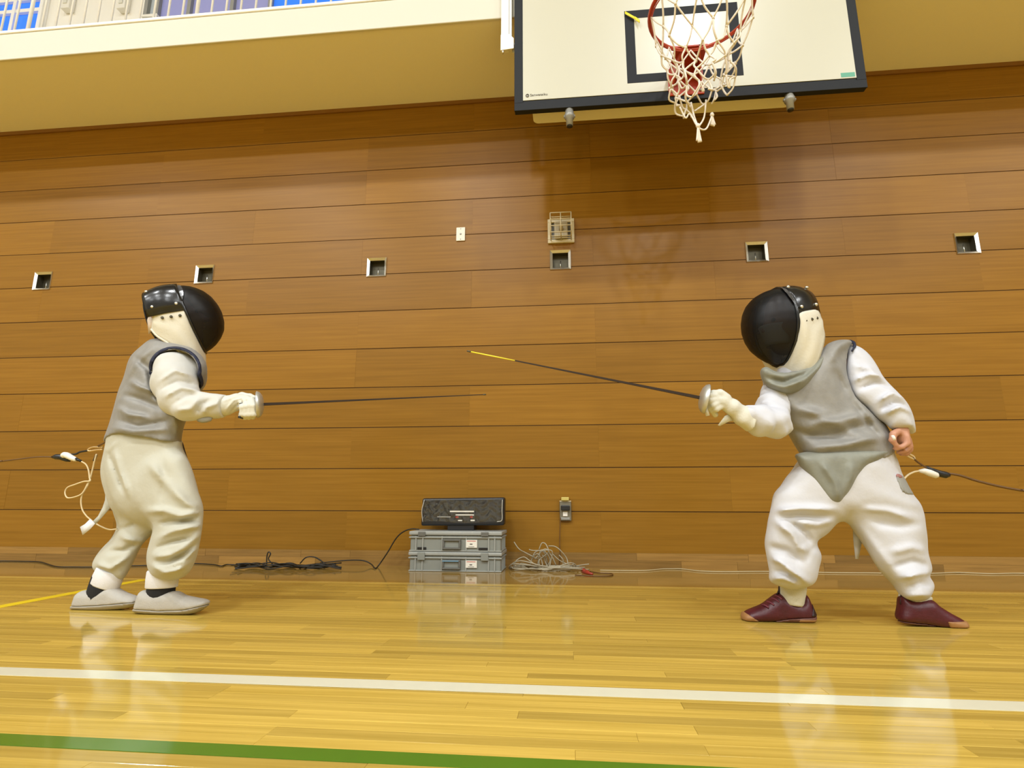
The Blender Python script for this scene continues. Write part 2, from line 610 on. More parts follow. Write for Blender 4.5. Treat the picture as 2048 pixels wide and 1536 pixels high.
# ------------------------------------------------------------------ setting: wall of veneer boards
wall = structure(box('wall_back', -13, 13, 0.055, 0.25, 0.0, 3.06, None, M_DARK))
ROW = 0.25
Z0 = 0.309
ANCH_X = [-3.611 + 1.1922 * i for i in range(6)]
ANCH_Z, ANCH_S = 1.856, 0.064          # centre height, half size of the cut-out
offs = {10: -0.6, 9: -1.33, 8: -1.33, 7: -0.6, 6: -1.33, 5: -0.6, 4: -1.33, 3: -1.33, 2: -0.6, 1: -1.33, 0: -0.6, -1: -1.33}
def wall_plank(x0, x1, z0, z1):
    g = 0.0026
    x0 += 0.0001; x1 -= 0.0001; z0 += g; z1 -= g
    holes = [xa for xa in ANCH_X if x0 + 0.01 < xa + ANCH_S and xa - ANCH_S < x1 - 0.01]
    lo, hi = ANCH_Z - ANCH_S, ANCH_Z + ANCH_S
    pts = []
    bot = bool(holes) and z0 > lo and z0 < hi          # notch at the bottom edge
    top = bool(holes) and z1 < hi and z1 > lo
    pts.append((x0, z0))
    if bot:
        for xa in holes:
            a, b = max(x0, xa - ANCH_S), min(x1, xa + ANCH_S)
            pts += [(a, z0), (a, hi), (b, hi), (b, z0)]
    pts.append((x1, z0)); pts.append((x1, z1))
    if top:
        for xa in reversed(holes):
            a, b = max(x0, xa - ANCH_S), min(x1, xa + ANCH_S)
            pts += [(b, z1), (b, lo), (a, lo), (a, z1)]
    pts.append((x0, z1))
    q = [pts[0]]
    for p in pts[1:]:
        if abs(p[0] - q[-1][0]) + abs(p[1] - q[-1][1]) > 1e-6:
            q.append(p)
    yj = random.uniform(-0.0006, 0.0006)
    prism_xz('plank', q, yj, 0.014, wall, M_WALL)
for k in range(-1, 11):
    z0, z1 = Z0 + ROW * k, Z0 + ROW * (k + 1)
    z1 = min(z1, 3.032)
    x = offs[k] - 1.5 * 5
    while x < 7.5:
        wall_plank(x, x + 1.5, z0, z1)
        x += 1.5
for k in range(0, 11):
    zs_ = Z0 + ROW * k
    cuts = [-7.6] + sum([[xa - ANCH_S - 0.002, xa + ANCH_S + 0.002] for xa in ANCH_X], []) + [7.6] if abs(zs_ - ANCH_Z) < ANCH_S else [-7.6, 7.6]
    for a_, b_ in zip(cuts[::2], cuts[1::2]):
        box('groove_strip', a_, b_, 0.0032, 0.0130, zs_ - 0.0024, zs_ + 0.0024, wall, M_GROOVE)
box('wall_end', -13, offs[0] - 7.6, 0.0, 0.05, 0.0, 3.04, wall, M_WALL)
box('wall_end', 8.0, 13, 0.0, 0.05, 0.0, 3.04, wall, M_WALL)
structure(box('trim_1', -13, 13, -0.012, 0.05, 3.018, 3.05, None, mat('trim wood', (0.20, 0.085, 0.012), 0.5)))
# baseboard in short blocks, two courses
bb = structure(box('baseboard_back', -13, 13, -0.004, 0.05, 0.0, 0.078, None, M_BASE))
for z0, z1, off in ((0.0, 0.043, 0.0), (0.0435, 0.083, 0.21)):
    x = -6.0 + off
    while x < 5.5:
        L = random.choice((0.3, 0.45, 0.6, 0.6))
        box('plank', x + 0.0005, x + L - 0.0005, -0.020 - random.uniform(0, 0.0006), -0.003, z0, z1, bb, M_BASE)
        x += L

# other walls, ceiling (behind the camera; they carry the bounce and what the gloss reflects)
structure(box('wall_left', -13.2, -13, -20, 1.2, 0, 8.6, None, M_WALL2))
structure(box('wall_right', 13, 13.2, -20, 1.2, 0, 8.6, None, M_WALL2))
structure(box('wall_front', -13, 13, -20.2, -20, 0, 8.6, None, M_WALL2))
structure(box('ceiling', -13.2, 13.2, -20.2, 1.4, 8.4, 8.6, None, M_CEIL))
structure(box('wall_balcony', -13, 13, 1.0, 1.2, 3.0, 8.4, None, mat('balcony wall paint', (0.84, 0.82, 0.76), 0.7)))

# ------------------------------------------------------------------ balcony
balc = bpy.data.objects.new('trim_2', None)
COL.objects.link(balc)
structure(balc)
box('soffit', -13, 13, -0.638, 0.3, 3.046, 3.09, balc, M_SOFFIT)
box('fascia', -13, 13, -0.655, -0.6375, 3.040, 3.228, balc, M_PLASTER, bevel=0.003, segs=1)
box('ledge', -13, 13, -0.662, -0.56, 3.2285, 3.250, balc, M_RAIL, bevel=0.003, segs=1)
box('balcony_floor', -13, 13, -0.6, 1.0, 3.09, 3.19, balc, M_PLASTER)
rail = thing('railing', 'white balcony railing of slender upright bars above the pale fascia', 'railing', (-3.0, -0.6, 3.25))
bars = []
bar_me = None
xb = float(at(55, 62, Y=-0.6)[0]) - 0.0955 * 23
i = 0
while xb < 2.4:
    thick = (i % 12 == 11)
    r = 0.011 if thick else 0.0065
    o = tube('post' if thick else 'baluster', [(xb, -0.6, 3.25), (xb, -0.6, 4.30)], r, rail, M_RAIL, sides=8)
    xb += 0.0955
    i += 1
tube('handrail', [(-6.0, -0.6, 4.32), (2.5, -0.6, 4.32)], 0.022, rail, M_RAIL)
box('bottom_rail', -6.0, 2.5, -0.612, -0.588, 3.25, 3.262, rail, M_GREYMETAL)

# balcony back wall windows
def WX(px, py=20, Y=0.99):
    return float(at(px, py, Y=Y)[0])
def window(n, x0, x1, z0, z1, xs, zs, mats):
    w = bpy.data.objects.new('window_%d' % n, None)
    w.location = ((x0 + x1) / 2, 0.98, z0)
    COL.objects.link(w)
    w.matrix_world = Matrix.Translation(w.location)
    structure(w)
    t = 0.03
    fr = [(x0 - t, x1 + t, 0.93, 0.999, z0 - t, z0), (x0 - t, x1 + t, 0.93, 0.999, z1, z1 + t)]
    for xm in xs:
        fr.append((xm - 0.018, xm + 0.018, 0.935, 0.999, z0, z1))
    for zm in zs[1:-1]:
        fr.append((x0, x1, 0.945, 0.985, zm - 0.02, zm + 0.02))
    boxes('window_frame', fr, w, M_GREYMETAL if n == 2 else M_RAIL)
    for a in range(len(xs) - 1):
        for b in range(len(zs) - 1):
            box('pane', xs[a] + 0.018, xs[a + 1] - 0.018, 0.975, 0.985, zs[b] + 0.01, zs[b + 1] - 0.01, w, mats[a % len(mats)])
xw = WX(92)
window(1, xw - 1.8, xw, 4.5, 6.6, [xw - 1.8, xw - 1.2, xw - 0.6, xw - 0.3, xw], [4.5, 5.19, 5.33, 5.9, 6.6], [M_BLUEGLASS])
xa, xc = WX(300), WX(1000)
window(2, xa, xc, 4.5, 6.6, [xa, WX(322), WX(385), WX(470), WX(545), WX(760), xc], [4.5, 5.9, 6.6], [M_GREYGLASS, M_VIOLETGLASS, M_VIOLETGLASS, M_VIOLETGLASS, M_BLUEGLASS, M_BLUEGLASS])
for px, lab in ((135, 'small white wall box behind the railing, beside the blue window'), (246, 'small white wall box behind the railing, nearer the violet panes')):
    c = at(px, 2, Y=0.95)
    t = thing('wall_box', lab, 'box', (c[0], 0.99, c[2] - 0.06))
    box('housing', c[0] - 0.045, c[0] + 0.045, 0.93, 0.999, c[2] - 0.10, c[2] + 0.10, t, M_WHITE, bevel=0.006)
    box('cover', c[0] - 0.02, c[0] + 0.02, 0.922, 0.931, c[2] - 0.05, c[2] + 0.06, t, M_PLASTER, bevel=0.003)
c = at(290, 22, Y=0.8)
t = thing('wall_bracket', 'white angled wall bracket behind the railing beside the grey pane', 'bracket', (c[0], 0.98, c[2] - 0.1))
prism_xz('arm', [(c[0] - 0.09, c[2] + 0.03), (c[0] + 0.07, c[2] + 0.03), (c[0] + 0.07, c[2] - 0.12), (c[0] + 0.05, c[2] - 0.12), (c[0] + 0.03, c[2] + 0.0), (c[0] - 0.09, c[2] + 0.005)], 0.86, 0.93, t, M_WHITE, bevel=0.004)
box('plate', c[0] - 0.03, c[0] + 0.08, 0.93, 0.999, c[2] - 0.13, c[2] + 0.04, t, M_WHITE, bevel=0.004)

# ------------------------------------------------------------------ basketball backboard
BX0, BX1, BZ0, BZ1 = -0.258, 1.522, 2.403, 3.55
YB = -0.70
bd = thing('basketball_backboard', 'white basketball backboard with black border, red-orange rim and frayed net', 'backboard', ((BX0 + BX1) / 2, -0.66, BZ0))
box('panel', BX0 + 0.001, BX1 - 0.001, YB + 0.001, -0.667, BZ0 + 0.001, BZ1, bd, M_BLACKPAINT, bevel=0.003)
IN = 0.046
def frame_xz(name, x0, x1, z0, z1, w, y0, y1, parent, m, bevel=0.0):
    return boxes(name, [(x0, x1, y0, y1, z0, z0 + w), (x0, x1, y0, y1, z1 - w, z1), (x0, x0 + w, y0, y1, z0 + w, z1 - w), (x1 - w, x1, y0, y1, z0 + w, z1 - w)], parent, m, bevel)
frame_xz('border', BX0, BX1, BZ0, BZ1 + 0.05, IN, YB - 0.004, YB + 0.002, bd, M_BLACKPAINT, 0.001)
box('face', BX0 + IN, BX1 - IN, YB - 0.0025, YB + 0.001, BZ0 + IN + 0.014, BZ1, bd, M_BOARD)
frame_xz('target_square', 0.340, 0.931, 2.522, 2.970, 0.05, YB - 0.0035, YB - 0.0024, bd, M_BLACKPAINT)
box('sticker', 1.403, 1.470, YB - 0.0032, YB - 0.0024, 2.470, 2.495, bd, M_GREEN)
text_obj('maker_name', 'Sanwataiku', 0.021, (-0.196 + 0.022, YB - 0.0032, 2.485), ROT_FACE, bd, M_INK)
em = []
for k in range(12):
    a = 2 * math.pi * k / 12
    em.append((-0.188 + 0.0075 * math.cos(a), YB - 0.0032, 2.4905 + 0.0085 * math.sin(a)))
tube('emblem', em, 0.0022, bd, M_INK, sides=5, closed=True)
box('emblem_core', -0.1895, -0.1865, YB - 0.0035, YB - 0.0026, 2.486, 2.495, bd, M_INK)
# ribbon caught at the target square's corner
rb = [[at(1250 + 8 * k - 2 * abs(k - 3) * 0, 25 + 4.5 * k + d, Y=YB - 0.012 - 0.004 * math.sin(k)) for d in (-2.5, 3.0)] for k in range(4)]
rib = grid_obj('yellow_ribbon', rb, bd, M_YELLOWTAPE, thick=0.001)
rb2 = [[at(1270 + 3.2 * k, 36 + 2.2 * k + d, Y=YB - 0.014 - 0.003 * k) for d in (-3, 4)] for k in range(4)]
grid_obj('ribbon_knot', rb2, rib, M_YELLOWTAPE, thick=0.0015)
# mounting carriage behind
pts = []
mx0, mx1, my0, my1 = -0.166, 1.215, -0.664, -0.524
def rrect(x0, x1, y0, y1, r, n=4):
    p = []
    for cx_, cy_, a0 in ((x1 - r, y1 - r, 0), (x0 + r, y1 - r, 90), (x0 + r, y0 + r, 180), (x1 - r, y0 + r, 270)):
        for k in range(n + 1):
            a = math.radians(a0 + 90 * k / n)
            p.append((cx_ + r * math.cos(a), cy_ + r * math.sin(a)))
    return p
bm = bmesh.new()
rr = rrect(mx0, mx1, my0, my1, 0.03)
a = [bm.verts.new((p[0], p[1], 2.45)) for p in rr]
b = [bm.verts.new((p[0], p[1], 2.62)) for p in rr]
bm.faces.new(a); bm.faces.new(b[::-1])
for i in range(len(rr)):
    j = (i + 1) % len(rr)
    bm.faces.new([a[i], b[i], b[j], a[j]])
bm_obj('carriage', bm, bd, M_MOUNT)
for xc_, zc_ in ((0.033, 2.31), (1.152, 2.322)):
    cl = lathe('stop_clamp', [(0.012, 0.105), (0.022, 0.10), (0.022, 0.07), (0.026, 0.065), (0.026, 0.045), (0.018, 0.04), (0.018, 0.0)], (xc_, -0.68, zc_), (0, 0, 1), bd, M_GREYMETAL, seg=14)
    lathe('rubber_foot', [(0.015, -0.006), (0.015, 0.001)], (xc_, -0.68, zc_), (0, 0, 1), cl, M_BLACKPLASTIC, seg=14)
    lathe('clamp_bolt', [(0.008, -0.03), (0.008, 0.03)], (xc_, -0.68, zc_ + 0.055), (1, 0, 0), cl, M_GREYMETAL, seg=8)
# hanging arms from the carriage to the balcony edge
for xc_ in (0.2, 1.05):
    box('hanger_arm', xc_ - 0.03, xc_ + 0.03, -0.6635, -0.6565, 2.6, 3.55, bd, M_GREYMETAL)
# rim, bracket
RX, RY, RZ, RR = 0.637, YB - 0.15 - 0.225, 2.570, 0.229
ring = [(RX + RR * math.cos(2 * math.pi * k / 48), RY + RR * math.sin(2 * math.pi * k / 48), RZ) for k in range(48)]
rim = tube('rim', ring, 0.0095, bd, M_RIM, sides=10, closed=True)
box('bracket_plate', RX - 0.09, RX + 0.09, YB - 0.012, YB - 0.003, 2.425, 2.585, bd, M_RIM, bevel=0.004)
for sx in (-1, 1):
    V = [(RX + sx * 0.078, YB - 0.01, RZ + 0.012), (RX + sx * 0.078, YB - 0.01, RZ - 0.11), (RX + sx * 0.045, YB - 0.165, RZ + 0.0), (RX + sx * 0.045, YB - 0.165, RZ + 0.012),
         (RX + sx * 0.070, YB - 0.01, RZ + 0.012), (RX + sx * 0.070, YB - 0.01, RZ - 0.11), (RX + sx * 0.037, YB - 0.165, RZ + 0.0), (RX + sx * 0.037, YB - 0.165, RZ + 0.012)]
    pyd('bracket_arm', V, [(0, 1, 2, 3), (4, 7, 6, 5), (0, 4, 5, 1), (1, 5, 6, 2), (2, 6, 7, 3), (3, 7, 4, 0)], bd, M_RIM)
box('bracket_top', RX - 0.08, RX + 0.08, YB - 0.165, YB - 0.01, RZ + 0.006, RZ + 0.013, bd, M_RIM)
under = [(RX + 0.222 * math.cos(t), RY + 0.222 * math.sin(t), RZ - 0.014) for t in np.linspace(0, 2 * math.pi, 40, endpoint=False)]
tube('net_wire', under, 0.003, bd, M_RIM, sides=6, closed=True)
for sx in (-1, 1):
    for zz in (2.445, 2.565):
        lathe('bracket_bolt', [(0.007, 0.0), (0.007, 0.006), (0.003, 0.008)], (RX + sx * 0.07, YB - 0.012, zz), (0, -1, 0), bd, M_GREYMETAL, seg=8)
# net: diamonds of cord, bunched low and torn on one side
LV = [(0.224, 0.0), (0.200, 0.10), (0.160, 0.19), (0.132, 0.265), (0.125, 0.32), (0.118, 0.375), (0.105, 0.43), (0.08, 0.48)]
NN = 12
nodes = {}
for l, (r, dz) in enumerate(LV):
    for k in range(NN):
        a = 2 * math.pi * (k + 0.5 * (l % 2)) / NN
        j = 0.0 if l == 0 else 0.016
        jr = 0 if l == 0 else 0.018
        rr_ = r + random.uniform(-jr, jr)
        nodes[(l, k)] = np.array([RX - 0.004 * l + rr_ * math.cos(a) + random.uniform(-j, j), RY + rr_ * math.sin(a) + random.uniform(-j, j), RZ - 0.006 - dz + random.uniform(-j, j) * 0.8])
def sag(p, q, s):
    mid = (p + q) / 2 + np.array([random.uniform(-s, s), random.uniform(-s, s), -abs(random.uniform(0, s))])
    return catmull([p, mid, q], 4)
paths = []
for l in range(len(LV) - 1):
    for k in range(NN):
        if l % 2 == 0:
            nb = (k, (k - 1) % NN)
        else:
            nb = (k, (k + 1) % NN)
        for n in nb:
            if l >= 5 and (k in (10, 11, 0, 1, 2, 3)):
                if l == 6 or random.random() < 0.55:
                    continue
            paths.append(sag(nodes[(l, k)], nodes[(l + 1, n)], 0.004 + 0.003 * l))
net = tubes('net', paths, 0.0042, bd, M_NET, sides=6)
kn = []
for (l, k), p in nodes.items():
    if 1 <= l <= 4:
        kn.append([p + np.array([0, 0, -0.006]), p + np.array([0, 0, 0.0]), p + np.array([0, 0, 0.006])])
tubes('net_knots', kn, 0.0062, net, M_NET, sides=6)['kind'] = 'stuff'
def tassel(px, py0, py1, Y):
    a0, a1 = at(px, py0, Y=Y), at(px + 3, py1, Y=Y)
    ps = [catmull([a0, (a0 + a1) / 2 + np.array([dx * 0.5, dx * 0.3, 0]), a1 + np.array([dx, dx * 0.4, random.uniform(-0.006, 0.006)])], 4) for dx in (-0.012, -0.005, 0.002, 0.008)]
    tubes('net_tassel', ps, 0.0042, net, M_NET, sides=6)
    lathe('tassel_knot', [(0.006, -0.01), (0.010, 0.0), (0.006, 0.01)], a0, (0, 0, 1), net, M_NET, seg=8)
tassel(1396, 252, 284, RY - 0.02)
tassel(1424, 230, 251, RY + 0.04)
tubes('net_loop', [catmull([at(1360, 214, Y=RY), at(1371, 236, Y=RY), at(1380, 228, Y=RY), at(1396, 254, Y=RY - 0.02), at(1412, 258, Y=RY), at(1424, 232, Y=RY + 0.04)], 6),
                   catmull([at(1382, 205, Y=RY), at(1388, 232, Y=RY), at(1396, 254, Y=RY - 0.02)], 5),
                   catmull([at(1412, 200, Y=RY), at(1408, 235, Y=RY), at(1397, 254, Y=RY - 0.02)], 5)], 0.004, net, M_NET)

# white steel support beside the board, fixed to the fascia
sp = thing('board_support', 'white steel support post hanging on the fascia left of the backboard', 'bracket', (-0.3, -0.66, 2.795))
box('post', -0.334, -0.290, -0.690, -0.6625, 2.80, 3.7, sp, M_RAIL, bevel=0.003)
box('web', -0.2895, -0.275, -0.6815, -0.6625, 2.86, 3.7, sp, M_RAIL, bevel=0.002)
prism_xz('foot', [(-0.335, 2.790), (-0.262, 2.797), (-0.262, 2.862), (-0.287, 2.89), (-0.335, 2.89)], -0.698, -0.6905, sp, M_RAIL, bevel=0.002)
box('foot_bar', -0.2745, -0.18, -0.6662, -0.6628, 2.797, 2.858, sp, M_RAIL)
lathe('hook', [(0.004, 0.0), (0.006, 0.012), (0.003, 0.02)], (-0.322, -0.694, 2.772), (0, 0, 1), sp, M_STEEL, seg=8)

# ------------------------------------------------------------------ wall fittings
labs = ['square steel wall socket furthest left, left of the left fencer', 'square steel wall socket just above the left fencer\'s mask', 'square steel wall socket below and left of the small white plate',
        'square steel wall socket directly under the caged fitting', 'square steel wall socket above the right fencer\'s mask', 'square steel wall socket furthest right, right of the right fencer']
proto = None
def anchor_parts(t, x, z):
    s, b = 0.0665, 0.017
    V, Fc = [], []
    o = [(-s, -s), (s, -s), (s, s), (-s, s)]
    i_ = [(-s + b, -s + b), (s - b, -s + b), (s - b, s - b), (-s + b, s - b)]
    for dx, dz in o: V.append((x + dx, -0.0015, z + dz))
    for dx, dz in o: V.append((x + dx * 0.97, -0.007, z + dz * 0.97))
    for dx, dz in i_: V.append((x + dx, 0.004, z + dz))
    for k in range(4):
        j = (k + 1) % 4
        Fc += [(k, j, 4 + j, 4 + k), (4 + k, 4 + j, 8 + j, 8 + k)]
    pyd('frame', V, Fc, t, M_STEEL)
    q = s - b
    V = [(x + dx, 0.004, z + dz) for dx, dz in i_] + [(x + dx, 0.052, z + dz) for dx, dz in i_]
    Fc = [(k, (k + 1) % 4, 4 + (k + 1) % 4, 4 + k) for k in range(4)] + [(4, 5, 6, 7)]
    pyd('recess', V, Fc, t, M_DARKSTEEL)  # shade inside the recess is put into the dark metal colour
    tube('pin', [(x, 0.030, z - q), (x, 0.030, z + 0.006)], 0.003, t, M_STEEL, sides=6)
    box('pin_base', x - 0.014, x + 0.014, 0.02, 0.045, z - q, z - q + 0.006, t, M_STEEL, bevel=0.001)
for i in range(6):
    if i == 0:
        proto = thing('wall_socket', labs[0], 'wall fitting', (ANCH_X[0], 0.0, ANCH_Z), 'square steel sockets along the wall')
        anchor_parts(proto, ANCH_X[0], ANCH_Z)
    else:
        r = proto.copy(); COL.objects.link(r)
        r.location = (ANCH_X[i], 0.0, ANCH_Z); r['label'] = labs[i]
        for ch in list(proto.children):
            c2 = ch.copy(); COL.objects.link(c2); c2.parent = r
            c2.matrix_parent_inverse = ch.matrix_parent_inverse.copy()
# small white plate
t = thing('switch_plate', 'small white blank switch plate on the wood wall', 'switch', (-0.676, 0.0, 2.06))
c = at(921.5, 468.5, Y=-0.004)
box('plate', c[0] - 0.029, c[0] + 0.029, -0.0085, -0.0008, c[2] - 0.047, c[2] + 0.047, t, M_WHITE, bevel=0.003)
lathe('button', [(0.006, 0.0), (0.006, 0.002), (0.004, 0.003)], (c[0], -0.0082, c[2]), (0, -1, 0), t, M_GREYMETAL, seg=10)
for dz in (-0.036, 0.036):
    lathe('screw', [(0.003, 0.0), (0.003, 0.001)], (c[0], -0.0082, c[2] + dz), (0, -1, 0), t, M_GREYMETAL, seg=8)
# caged fitting
c = at(1122, 462, Y=-0.01)
t = thing('caged_fitting', 'beige wall fitting behind a wire guard, above a steel socket', 'wall fitting', (c[0], 0.0, c[2]))
frame_xz('base_frame', c[0] - 0.084, c[0] + 0.084, c[2] - 0.082, c[2] + 0.082, 0.024, -0.016, -0.0008, t, M_BEIGE, 0.002)
box('back_plate', c[0] - 0.058, c[0] + 0.058, -0.005, -0.0009, c[2] - 0.058, c[2] + 0.058, t, M_CRATE_DARK)
box('device', c[0] - 0.042, c[0] + 0.042, -0.045, -0.005, c[2] - 0.056, c[2] + 0.05, t, mat('grey beige plastic', (0.40, 0.35, 0.24), 0.5), bevel=0.008)
lathe('horn', [(0.014, 0.0), (0.011, 0.03), (0.007, 0.06)], (c[0] + 0.002, -0.045, c[2] - 0.01), (0, -0.75, 0.4), t, mat('horn plastic', (0.50, 0.44, 0.31), 0.5), seg=12)
G = []
yg = -0.13
for dx in (-0.064, 0.0, 0.064):
    G.append([(c[0] + dx, -0.012, c[2] + 0.064), (c[0] + dx, yg, c[2] + 0.064), (c[0] + dx, yg, c[2] - 0.064), (c[0] + dx, -0.012, c[2] - 0.064)])
for dz in (-0.064, 0.064):
    G.append([(c[0] - 0.064, yg, c[2] + dz), (c[0] + 0.064, yg, c[2] + dz)])
for dz in (-0.022, 0.022):
    G.append([(c[0] - 0.064, yg, c[2] + dz), (c[0] + 0.064, yg, c[2] + dz)])
for yy in (-0.045, -0.075):
    G.append([(c[0] - 0.064, yy, c[2] + 0.064), (c[0] + 0.064, yy, c[2] + 0.064)])
    G.append([(c[0] - 0.064, yy, c[2] - 0.064), (c[0] + 0.064, yy, c[2] - 0.064)])
gd = []
for g in G:
    for a_, b_ in zip(g[:-1], g[1:]):
        gd.append([a_, b_])
tubes('wire_guard', gd, 0.0032, t, M_BEIGE, sides=6)

# wall outlet with plug
c = at(1131, 1022, Y=-0.012)
t = thing('wall_outlet', 'grey metal wall outlet with a black plug and pale adapter', 'outlet', (c[0], 0.0, c[2]))
box('plate', c[0] - 0.033, c[0] + 0.033, -0.020, -0.0008, c[2] - 0.055, c[2] + 0.055, t, mat('outlet grey', (0.20, 0.18, 0.13), 0.45, metal=0.3), bevel=0.004)
box('rim_top', c[0] - 0.033, c[0] + 0.033, -0.022, -0.001, c[2] + 0.052, c[2] + 0.058, t, M_BEIGE, bevel=0.001)
box('adapter', c[0] - 0.023, c[0] + 0.021, -0.036, -0.001, c[2] + 0.0585, c[2] + 0.078, t, mat('yellowed adapter', (0.55, 0.45, 0.12), 0.5), bevel=0.003)
box('plug', c[0] - 0.025, c[0] + 0.025, -0.046, -0.020, c[2] + 0.004, c[2] + 0.032, t, M_BLACKPLASTIC, bevel=0.004)
box('socket', c[0] - 0.015, c[0] + 0.012, -0.026, -0.0195, c[2] - 0.030, c[2] - 0.0005, t, M_WHITE, bevel=0.003)
box('lower_lip', c[0] - 0.026, c[0] + 0.024, -0.0235, -0.0195, c[2] - 0.05, c[2] - 0.036, t, M_GREYMETAL, bevel=0.002)
cord = catmull([at(1121, 1036, Y=-0.022), at(1120, 1060, Y=-0.022), at(1119.5, 1085, Y=-0.024), at(1120, 1108, Y=-0.028), at(1119, 1122, Y=-0.028), np.array([*at(1118, 1133, Y=-0.028)[:2], 0.004])], 6)
tag(tube('outlet_cord', cord, 0.0028, None, M_BROWNCABLE, sides=6), 'thin brown cord hanging from the wall outlet down behind the cable heap', 'cord')

# ------------------------------------------------------------------ crates and scoring box
CY0, CY1 = -0.265, -0.03
k0 = mpp(at(910, 1100, Y=CY0))
cx0, cx1 = float(at(817, 1110, Y=CY0)[0]), float(at(1003.5, 1110, Y=CY0)[0])
def crate(label, z0, z1, latch_up, group):
    t = thing('plastic_crate', label, 'crate', ((cx0 + cx1) / 2, (CY0 + CY1) / 2, z0), group)
    lid = z0 + (z1 - z0) * 0.80
    box('body', cx0 + 0.006, cx1 - 0.006, CY0 + 0.006, CY1 - 0.004, z0, lid, t, M_CRATE, bevel=0.006)
    ribs = []
    for fx in (0.075, 0.15, 0.36, 0.62, 0.86, 0.925):
        xx = cx0 + fx * (cx1 - cx0)
        ribs.append((xx - 0.003, xx + 0.003, CY0, CY0 + 0.008, z0 + 0.006, lid - 0.004))
    [boxes('side_rib', [q_], t, M_CRATE_LID) for q_ in ribs]
    rr2 = []
    for fy in (0.2, 0.45, 0.7):
        yy = CY0 + fy * (CY1 - CY0)
        rr2.append((cx1 - 0.008, cx1, yy - 0.003, yy + 0.003, z0 + 0.006, lid - 0.004))
    [boxes('end_rib', [q_], t, M_CRATE_LID) for q_ in rr2]
    boxes('bottom_flange', [(cx0 + 0.002, cx1 - 0.002, CY0 + 0.001, CY1, z0 + 0.001, z0 + 0.007)], t, M_CRATE_LID, 0.001)
    boxes('rim', [(cx0, cx1, CY0 - 0.002, CY1, lid - 0.014, lid - 0.007)], t, M_CRATE_LID, 0.001)
    l = box('lid', cx0 - 0.001, cx1 + 0.001, CY0 - 0.003, CY1 + 0.001, lid + 0.001, z1, t, M_CRATE_LID, bevel=0.005)
    for fx in (0.14, 0.82):
        xx = cx0 + fx * (cx1 - cx0)
        box('latch', xx - 0.020, xx + 0.020, CY0 - 0.008, CY0 - 0.002, lid - (0.022 if not latch_up else 0.004), z1 - 0.002, t, M_CRATE_DARK if latch_up else M_CRATE, bevel=0.002)
    xm = cx0 + 0.465 * (cx1 - cx0)
    hd = frame_xz('handle', xm - 0.05, xm + 0.05, z0 + 0.012, lid - 0.018, 0.011, CY0 - 0.008, CY0 + 0.006, t, M_CRATE_DARK, 0.002)
    box('grip_well', xm - 0.040, xm + 0.040, CY0 + 0.002, CY0 + 0.0075, z0 + 0.018, lid - 0.03, t, M_CRATE)
    xl = cx0 + 0.68 * (cx1 - cx0)
    lb = box('label_sheet', xl - 0.031, xl + 0.029, CY0 - 0.0012, CY0 + 0.0055, z0 + 0.022, lid - 0.022, t, M_LABEL)
    boxes('printed_lines', [(xl - 0.026, xl + 0.022, CY0 - 0.0017, CY0 - 0.0011, lid - 0.0295, lid - 0.0265)], lb, M_REDINK)
    boxes('printed_rows', [(xl - 0.010, xl + 0.004, CY0 - 0.0017, CY0 - 0.0011, lid - 0.046, lid - 0.041), (xl - 0.018, xl + 0.014, CY0 - 0.0017, CY0 - 0.0011, z0 + 0.026, z0 + 0.028)], lb, M_INK)
    for fx in (0.14, 0.80):
        xx = cx0 + fx * (cx1 - cx0)
        if latch_up:
            boxes('vent_slot', [(xx - 0.024, xx + 0.024, CY0 + 0.0015, CY0 + 0.0068, z0 + 0.010, z0 + 0.022)], t, M_BLACKPLASTIC)
    return t
CZ1 = 0.101
c1 = crate('lower grey plastic crate standing on the floor by the wall', 0.0, CZ1, False, 'stacked grey crates')
c2 = crate('upper grey plastic crate under the wrapped scoring box', CZ1 + 0.0015, CZ1 + 0.0015 + 0.105, True, 'stacked grey crates')
xm = cx0 + 0.465 * (cx1 - cx0)
box('blue_strip', xm - 0.048, xm + 0.040, CY0 - 0.0095, CY0 - 0.0082, CZ1 * 0.8 - 0.028, CZ1 * 0.8 - 0.022, c1, M_BLUE)
CT = CZ1 + 0.0015 + 0.105
SY = -0.17
sx0, sx1 = float(at(842, 1030, Y=SY)[0]), float(at(1008.5, 1030, Y=SY)[0])
sz0, sz1 = float(at(925, 1051, Y=SY)[2]), float(at(925, 995.5, Y=SY)[2])
sb = thing('scoring_box', 'black fencing scoring box wrapped in clear plastic on the crates', 'scoring box', ((sx0 + sx1) / 2, SY + 0.05, CT))
box('stand', (sx0 + sx1) / 2 - 0.085, (sx0 + sx1) / 2 + 0.065, SY + 0.01, SY + 0.10, CT + 0.0005, sz0 + 0.01, sb, M_BLACKPLASTIC, bevel=0.004)
tl = 0.035
ca = [(sx0 + 0.0, sz0 - 0.003), (sx1, sz0 + 0.002), (sx1 + 0.001, sz1 + 0.003), (sx0 + 0.004, sz1 - 0.003)]
prism_xz('casing', ca, SY, SY + 0.075, sb, M_BLACKPLASTIC, bevel=0.011, segs=3)
W_ = sx1 - sx0; H_ = sz1 - sz0
def prect(fx0, fx1, fz0, fz1):
    return (sx0 + fx0 * W_, sx0 + fx1 * W_, SY - 0.0015, SY + 0.001, sz0 + fz0 * H_, sz0 + fz1 * H_)
boxes('display_panel', [prect(0.05, 0.33, 0.14, 0.80), prect(0.345, 0.655, 0.14, 0.86), prect(0.67, 0.95, 0.16, 0.66)], sb, M_PANEL)
def prect2(fx0, fx1, fz0, fz1):
    return (sx0 + fx0 * W_, sx0 + fx1 * W_, SY - 0.0024, SY - 0.0014, sz0 + fz0 * H_, sz0 + fz1 * H_)
